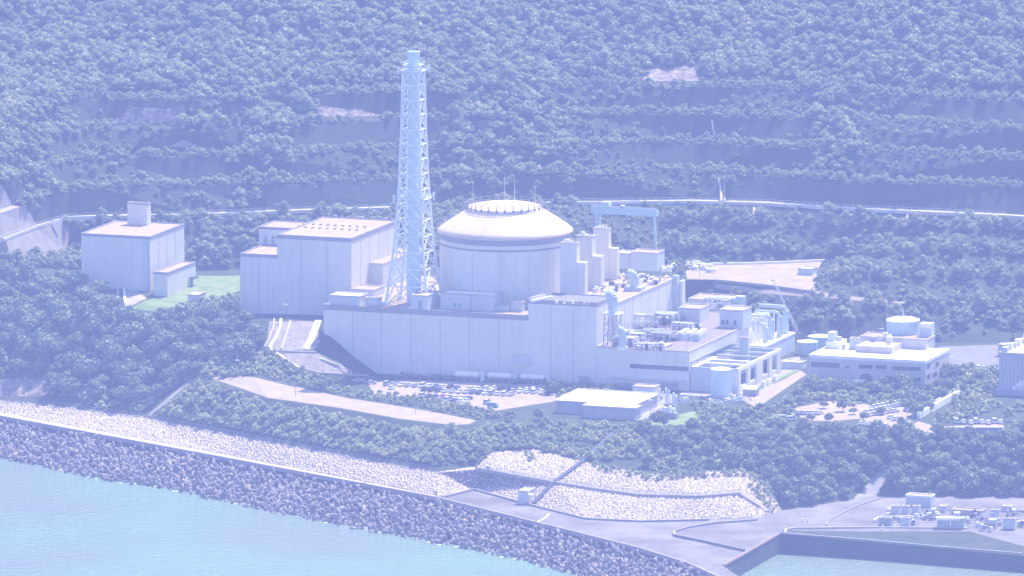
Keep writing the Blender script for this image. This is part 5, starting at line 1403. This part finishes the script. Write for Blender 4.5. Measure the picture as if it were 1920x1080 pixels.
def place_tree(p, s, label, group, name='broadleaf_tree', cat='tree', kind=None, zs_=1.0):
    k = RND.randrange(5) if kind is None else kind
    r = thing(name, label, cat, p, group)
    r.rotation_euler = (0, 0, RND.uniform(0, 6.28)); r.scale = (s, s, s * zs_)
    c = bpy.data.objects.new('crown', TREES[k][0]); coll.objects.link(c); c.parent = r
    if k not in trunk_done:
        t_ = TREES[k][1].build('trunk', M_bark, None); trunk_done[k] = t_.data
    else:
        t_ = bpy.data.objects.new('trunk', trunk_done[k]); coll.objects.link(t_)
    t_.parent = r
def scatter(poly, sp, squash=.62, tries=30000, mask=None, seed=1):
    """evenly spread ground points inside an outline"""
    g = random.Random(seed); x0, x1, y0, y1 = bbox(poly); cell = sp; grid = {}; out = []
    n = int((x1 - x0) * (y1 - y0) / (sp * sp * squash) * 6)
    for _ in range(min(tries, n)):
        x, y = g.uniform(x0, x1), g.uniform(y0, y1)
        if not inpoly(x, y, poly) or (mask and mask(x, y)): continue
        ys = y / squash; i, j = int(x // cell), int(ys // cell); ok = True
        for a in (-1, 0, 1):
            for b_ in (-1, 0, 1):
                for (u, v) in grid.get((i + a, j + b_), ()):
                    if (u - x) ** 2 + (v - ys) ** 2 < sp * sp: ok = False; break
        if ok: grid.setdefault((i, j), []).append((x, ys)); out.append((x, y))
    return out
KEEP = [[(250, 575), (330, 540), (372, 517), (455, 516), (455, 545), (400, 562), (330, 590)], [(1490, 765), (1560, 750), (1715, 758), (1712, 775), (1690, 792), (1670, 800), (1610, 785), (1505, 788)]]
trees = []
Z1 = [(-220, 540), (0, 516), (130, 532), (185, 552), (225, 606), (300, 616), (330, 608), (435, 598), (478, 622), (480, 650), (455, 680), (390, 692), (330, 728), (270, 772), (180, 765), (150, 748), (90, 742), (125, 724), (95, 702), (0, 700), (-220, 690)]
for p in scatter(Z1, 27, .6, seed=2): trees.append((p, RND.uniform(.8, 1.35), 'dark broadleaf tree on the wooded headland left of the long hall', 'trees on the left headland'))
Z2 = [(1180, 862), (1215, 806), (1300, 803), (1480, 806), (1640, 819), (1900, 822), (2130, 838), (2130, 935), (1680, 926), (1668, 885), (1645, 880), (1600, 930), (1475, 950), (1445, 905), (1392, 876), (1240, 888)]
for p in scatter(Z2, 24, .6, seed=3): trees.append((p, RND.choice((RND.uniform(.5, .8), RND.uniform(.7, 1.1))), 'broadleaf tree on the wooded slope between the harbour and the visitor parking', 'trees above the harbour'))
Z3 = [(1515, 718), (1600, 728), (1690, 726), (1735, 738), (1790, 700), (1830, 712), (1860, 735), (1800, 742), (1720, 785), (1690, 757), (1560, 746), (1500, 760), (1470, 800), (1310, 800), (1330, 785), (1440, 770), (1510, 735)]
for p in scatter(Z3, 22, .55, seed=4): trees.append((p, RND.uniform(.45, .75), 'small leafy tree around the two storey office and its parking', 'trees around the office'))
for px, py in ((944, 800), (957, 790), (1010, 788), (1040, 735), (1030, 740), (875, 770)): trees.append(((px, py), RND.uniform(.5, .7), 'small tree along the lower edge of the long parking lot', 'trees by the parking lot'))
for px, py in ((1705, 815), (1755, 812), (1770, 822), (1900, 810), (1890, 790), (1910, 770)): trees.append(((px, py), RND.uniform(.6, .9), 'small tree beside the pale carport at the far right', 'trees beside the carport'))
for px, py in ((1522, 737), (1545, 742), (1572, 741), (1690, 738), (1640, 745), (1775, 712), (1790, 722)): trees.insert(0, ((px, py), RND.uniform(.95, 1.2), 'large spreading tree close in front of the two storey office', 'large trees before the office'))
for px, py in ((1545, 766), (1580, 772), (1600, 777), (1652, 778), (1715, 780), (1690, 796), (1620, 790), (1555, 792), (1520, 792), (1760, 790), (1815, 790)): trees.insert(0, ((px, py), RND.uniform(.4, .65), 'small tree in the planted beds of the visitor parking', 'trees in the visitor parking'))
print('trees', len(trees))
trees.sort(key=lambda t_: not (-10 < t_[0][0] < 1930))
for (px, py), s, lab, grp in trees[:300]:
    p = PX(px, py); place_tree(p - Z * .2, s, lab, grp, zs_=RND.uniform(.85, 1.15))
EXTRA = trees[300:]
# shrubs on the green bank
ZS = [(285, 785), (350, 735), (392, 724), (500, 762), (640, 783), (750, 804), (860, 813), (905, 805), (1040, 797), (1200, 803), (1215, 806), (1178, 862), (1092, 864), (1000, 841), (922, 846), (905, 868), (886, 866), (820, 873), (640, 843), (500, 815), (300, 780)]
def drain(x, y): return abs((x - 1040) * (815 - 906) - (y - 906) * (1150 - 1040)) / 142 < 7 or abs((x - 280) * (712 - 780) - (y - 780) * (355 - 280)) / 101 < 5
pts = scatter(ZS, 11.5, .62, mask=drain, seed=5)
RND.shuffle(pts)
print('shrubs', len(pts))
sv, sf, nv = [], [], 0
def add_far(lib, p, s, sz=1.0):
    global nv
    v, f = lib[RND.randrange(len(lib))]; a = RND.uniform(0, 6.28); c_, s_ = math.cos(a), math.sin(a)
    q = np.empty_like(v); q[:, 0] = (v[:, 0] * c_ - v[:, 1] * s_) * s + p[0]; q[:, 1] = (v[:, 0] * s_ + v[:, 1] * c_) * s + p[1]; q[:, 2] = v[:, 2] * s * sz + p[2]
    sv.append(q); sf.append(f + nv); nv += len(v)
def flush(name, label, m_, cat):
    global sv, sf, nv
    me = np_mesh(name, np.concatenate(sv), np.concatenate(sf), [m_]); o = bpy.data.objects.new(name, me); coll.objects.link(o)
    tag(o, label, cat, None, 'stuff'); sv, sf, nv = [], [], 0; return o
sized = sorted([(RND.choice((RND.uniform(.45, .8), RND.uniform(.7, 1.25))), p) for p in pts], reverse=True)
for i, (s, (px, py)) in enumerate(sized):
    p = PX(px, py)
    if i < 290:
        o = bpy.data.objects.new('shrub', SHR[RND.randrange(5)]); coll.objects.link(o); o.location = p - Z * .15; o.rotation_euler = (0, 0, RND.uniform(0, 6.28)); o.scale = (s, s, s * RND.uniform(.85, 1.2))
        w_ = 'left of the small concrete hut, below the coast road' if px < 900 else 'above the right stone bank and the concrete hut'
        tag(o, 'leafy green shrub on the bank ' + w_, 'shrub', 'shrubs ' + w_)
    else: add_far(FARS, p, s * 1.1)
for (px, py), s, _l, _g in EXTRA: add_far(FAR, PX(px, py) - Z * .2, s)
# low scrub: hedges, green strips, scrub patches on the stone banks
for poly, sp, s0, s1 in (([(478, 690), (560, 694), (640, 722), (655, 735), (640, 741), (560, 722), (480, 704)], 8, .5, .9), ([(650, 742), (700, 738), (800, 750), (930, 772), (940, 785), (893, 786), (800, 768), (720, 754), (660, 748)], 8, .5, .9),
                         ([(745, 706), (850, 706), (1040, 718), (1100, 728), (1150, 735), (1150, 745), (1040, 724), (760, 710)], 8, .5, .8), ([(892, 888), (915, 882), (918, 905), (896, 912)], 7, .3, .7), ([(985, 848), (1003, 846), (1000, 872), (985, 868)], 7, .3, .6),
                         ([(1110, 870), (1240, 893), (1390, 882), (1440, 903), (1436, 915), (1395, 893), (1240, 903), (1120, 882)], 8, .3, .8), ([(1400, 905), (1445, 915), (1462, 955), (1448, 962)], 8, .3, .7), ([(1090, 722), (1160, 730), (1150, 748), (1045, 742), (1060, 728)], 9, .6, 1.0),
                         ([(1560, 756), (1610, 748), (1640, 752), (1600, 764)], 8, .4, .8), ([(1740, 800), (1800, 760), (1860, 740), (1880, 765), (1790, 790)], 9, .5, 1), ([(1300, 758), (1440, 770), (1480, 800), (1310, 800)], 9, .5, 1.0), ([(340, 575), (440, 552), (455, 560), (430, 575), (345, 590)], 8, .5, .9)):
    for px, py in scatter(poly, sp, .6, seed=int(sp * 10 + poly[0][0])): add_far(FARS, PX(px, py) - Z * .1, RND.uniform(s0, s1))
for poly, sp in ((Z1, 15), (Z2, 15), (Z3, 13), ([(1760, 700), (1870, 690), (1872, 745), (1790, 760)], 10), ([(1480, 745), (1520, 720), (1600, 735), (1740, 745), (1800, 715), (1800, 735), (1720, 765), (1560, 752)], 9), ([(370, 700), (470, 662), (500, 664), (585, 706), (470, 704), (400, 710)], 10)):
    for px, py in scatter(poly, sp, .6, seed=int(sp + poly[0][0]) + 9): add_far(FARS, PX(px, py) - Z * .3, RND.uniform(.7, 1.3))
for px, py in scatter(ZS, 7, .6, mask=drain, seed=31): add_far(FARS, PX(px, py) - Z * .3, RND.uniform(.35, .65))
flush('undergrowth', 'low green scrub under the trees and between the roads and stone banks', M_leafB, 'scrub')

# forest on the hill: a grid of trees over the slopes behind the plant
def bare(px, py):
    for z in zones:
        if z[0] in ('bare_earth', 'sprayed_slope'): pass
    return False
ez = {}
BE = [[(proj(p)[0], proj(p)[1] + (9 if i_ else 0)) for p in z[1]] for i_ in (0, 1) for z in zones if z[0] in ('bare_earth', 'sprayed_slope', 'hill_road', 'upper_terrace', 'lower_track', 'lawn', 'office_forecourt', 'rock_slope') and (i_ == 0 or z[0] in ('bare_earth', 'lower_track', 'upper_terrace'))]
blocks = []
def on_building(x, y):
    return False
BR = [p for p, _n in [(b_, 0) for b_ in BENCH]]
g = random.Random(77)
cnt = 0
def rb_y(px): return np.interp(px, [a[0] for a in RF_px], [a[1] for a in RF_px])
y = -60.0
def ROWS(px): return (416 + .02 * (px - 1240), 470 + .01 * (px - 1240), 560 + .04 * (px - 1340), 598 + .02 * (px - 1340), 520 if px > 1560 else 999)
def footprint(P, la, lb, m=3):
    return [tuple((P - A * m - B * m)[:2]), tuple((P + A * (la + m) - B * m)[:2]), tuple((P + A * (la + m) + B * (lb + m))[:2]), tuple((P - A * m + B * (lb + m))[:2])]
aP, ala, alb, _ = rbox(281, 552, 43, 153, 346, 444)
aP, ala, alb, _ = rbox_r(281, 552, 43, 153, 346, 444)
FP = [footprint(aP, ala, alb), footprint(HL, l1 + l2 + L4 + wE + 3, 106), footprint(G(520, 585, 43) - A * 16, 46, 56), footprint(G(1500, 722, 25), 66, 60)]
y = -90.0
while y < 330:
    x = -325.0
    while x < 330:
        p = Vector((x + g.uniform(-2.2, 2.2), y + g.uniform(-2.2, 2.2), 0)); h = tin.ray_cast(Vector((p.x, p.y, 900)), Vector((0, 0, -1)))
        x += 3.9
        if h[0] is None: continue
        p.z = h[0].z; px, py = proj(p)
        if not (-290 < px < 2210) or py < -90: continue
        ry = rb_y(px); d = ry - py        # above the road?
        if p.z < 26.5 and py > 560 : continue
        if p.y < 40 and px < 1270: 
            if not (px < 150 or (370 < px < 450)): continue
        if py > ry and px < 1270 and not (py < 505): continue
        if py > 640: continue
        if any(inpoly(p.x, p.y, q) for q in FP): continue
        if any(inpoly(px, py, q) for q in BE): continue
        if -2 < d < 10: continue
        n_ = h[1] if h[1].z > 0 else -h[1]; steep = n_.z < .72
        w1 = 18 * math.sin(py * .06 + px * .02); gully = 442 < px + w1 < 525 + .25 * d or (830 < px + w1 < 1060 - max(0, d - 120) * .3 and d > 25) or px + w1 < 70 + d * .3 or (1520 < px + w1 < 1600 and d > 60) or (350 < px + w1 < 400 and d > 120)
        s = g.choice((g.uniform(.4, .75), g.uniform(.6, 1.0), g.uniform(.85, 1.3)))
        if 0 < d < 235 and not gully:
            if steep: 
                if g.random() < .12: add_far(FARS, p, g.uniform(.3, .6))
                continue
            s *= .5
        elif d <= 0:
            row = min(abs(py - r_) for r_ in ROWS(px))
            if (px > 1240 and row > 9) or 1075 < px <= 1240:
                
                add_far(FARS, p - Z * .4 + Vector((g.uniform(-2, 2), g.uniform(-2, 2), 0)), g.uniform(.45, .85))
                continue
            s *= .85
        add_far(FAR, p - Z * .4, s, g.uniform(.8, 1.15)); cnt += 1
    y += 3.9
for pts_ in BENCH:
    w_ = [G(*p) for p in pts_]
    for p_, q_ in zip(w_[:-1], w_[1:]):
        for k in range(int((q_ - p_).length / 2.4)):
            for dep in (2.0, 6.5):
                v_ = p_ + (q_ - p_) * (k * 2.4 / (q_ - p_).length) + Vector((g.uniform(-1, 1), dep + g.uniform(-1.5, 1.5), 0))
                pp_ = proj((v_.x, v_.y, zg(v_.x, v_.y)))
                if -325 < v_.x < 325 and g.random() < .8 and not any(inpoly(pp_[0], pp_[1], q) for q in BE): add_far(FAR, Vector((v_.x, v_.y, zg(v_.x, v_.y) - .4)), g.uniform(.3, .62))
print('forest', cnt)
flush('hill_forest', 'dense broadleaf forest covering the terraced hill behind the plant', M_leafHazed, 'forest')
# ------------------------------------------------------------------ the air
b = MB(); b.frame((-2950, -4450, -14), (5900, 0, 0), (0, 7300, 0), (0, 0, 710))
hz = b.build('haze', [])
hm = bpy.data.materials.new('haze_air'); hm.use_nodes = True
n = hm.node_tree.nodes; n.remove(n['Principled BSDF'])
pv = n.new('ShaderNodeVolumePrincipled'); pv.inputs['Density'].default_value = HAZE_DENSITY; pv.inputs['Color'].default_value = HAZE_COLOR
hm.node_tree.links.new(pv.outputs[0], n['Material Output'].inputs['Volume'])
hz.data.materials.append(hm); hz['kind'] = 'stuff'
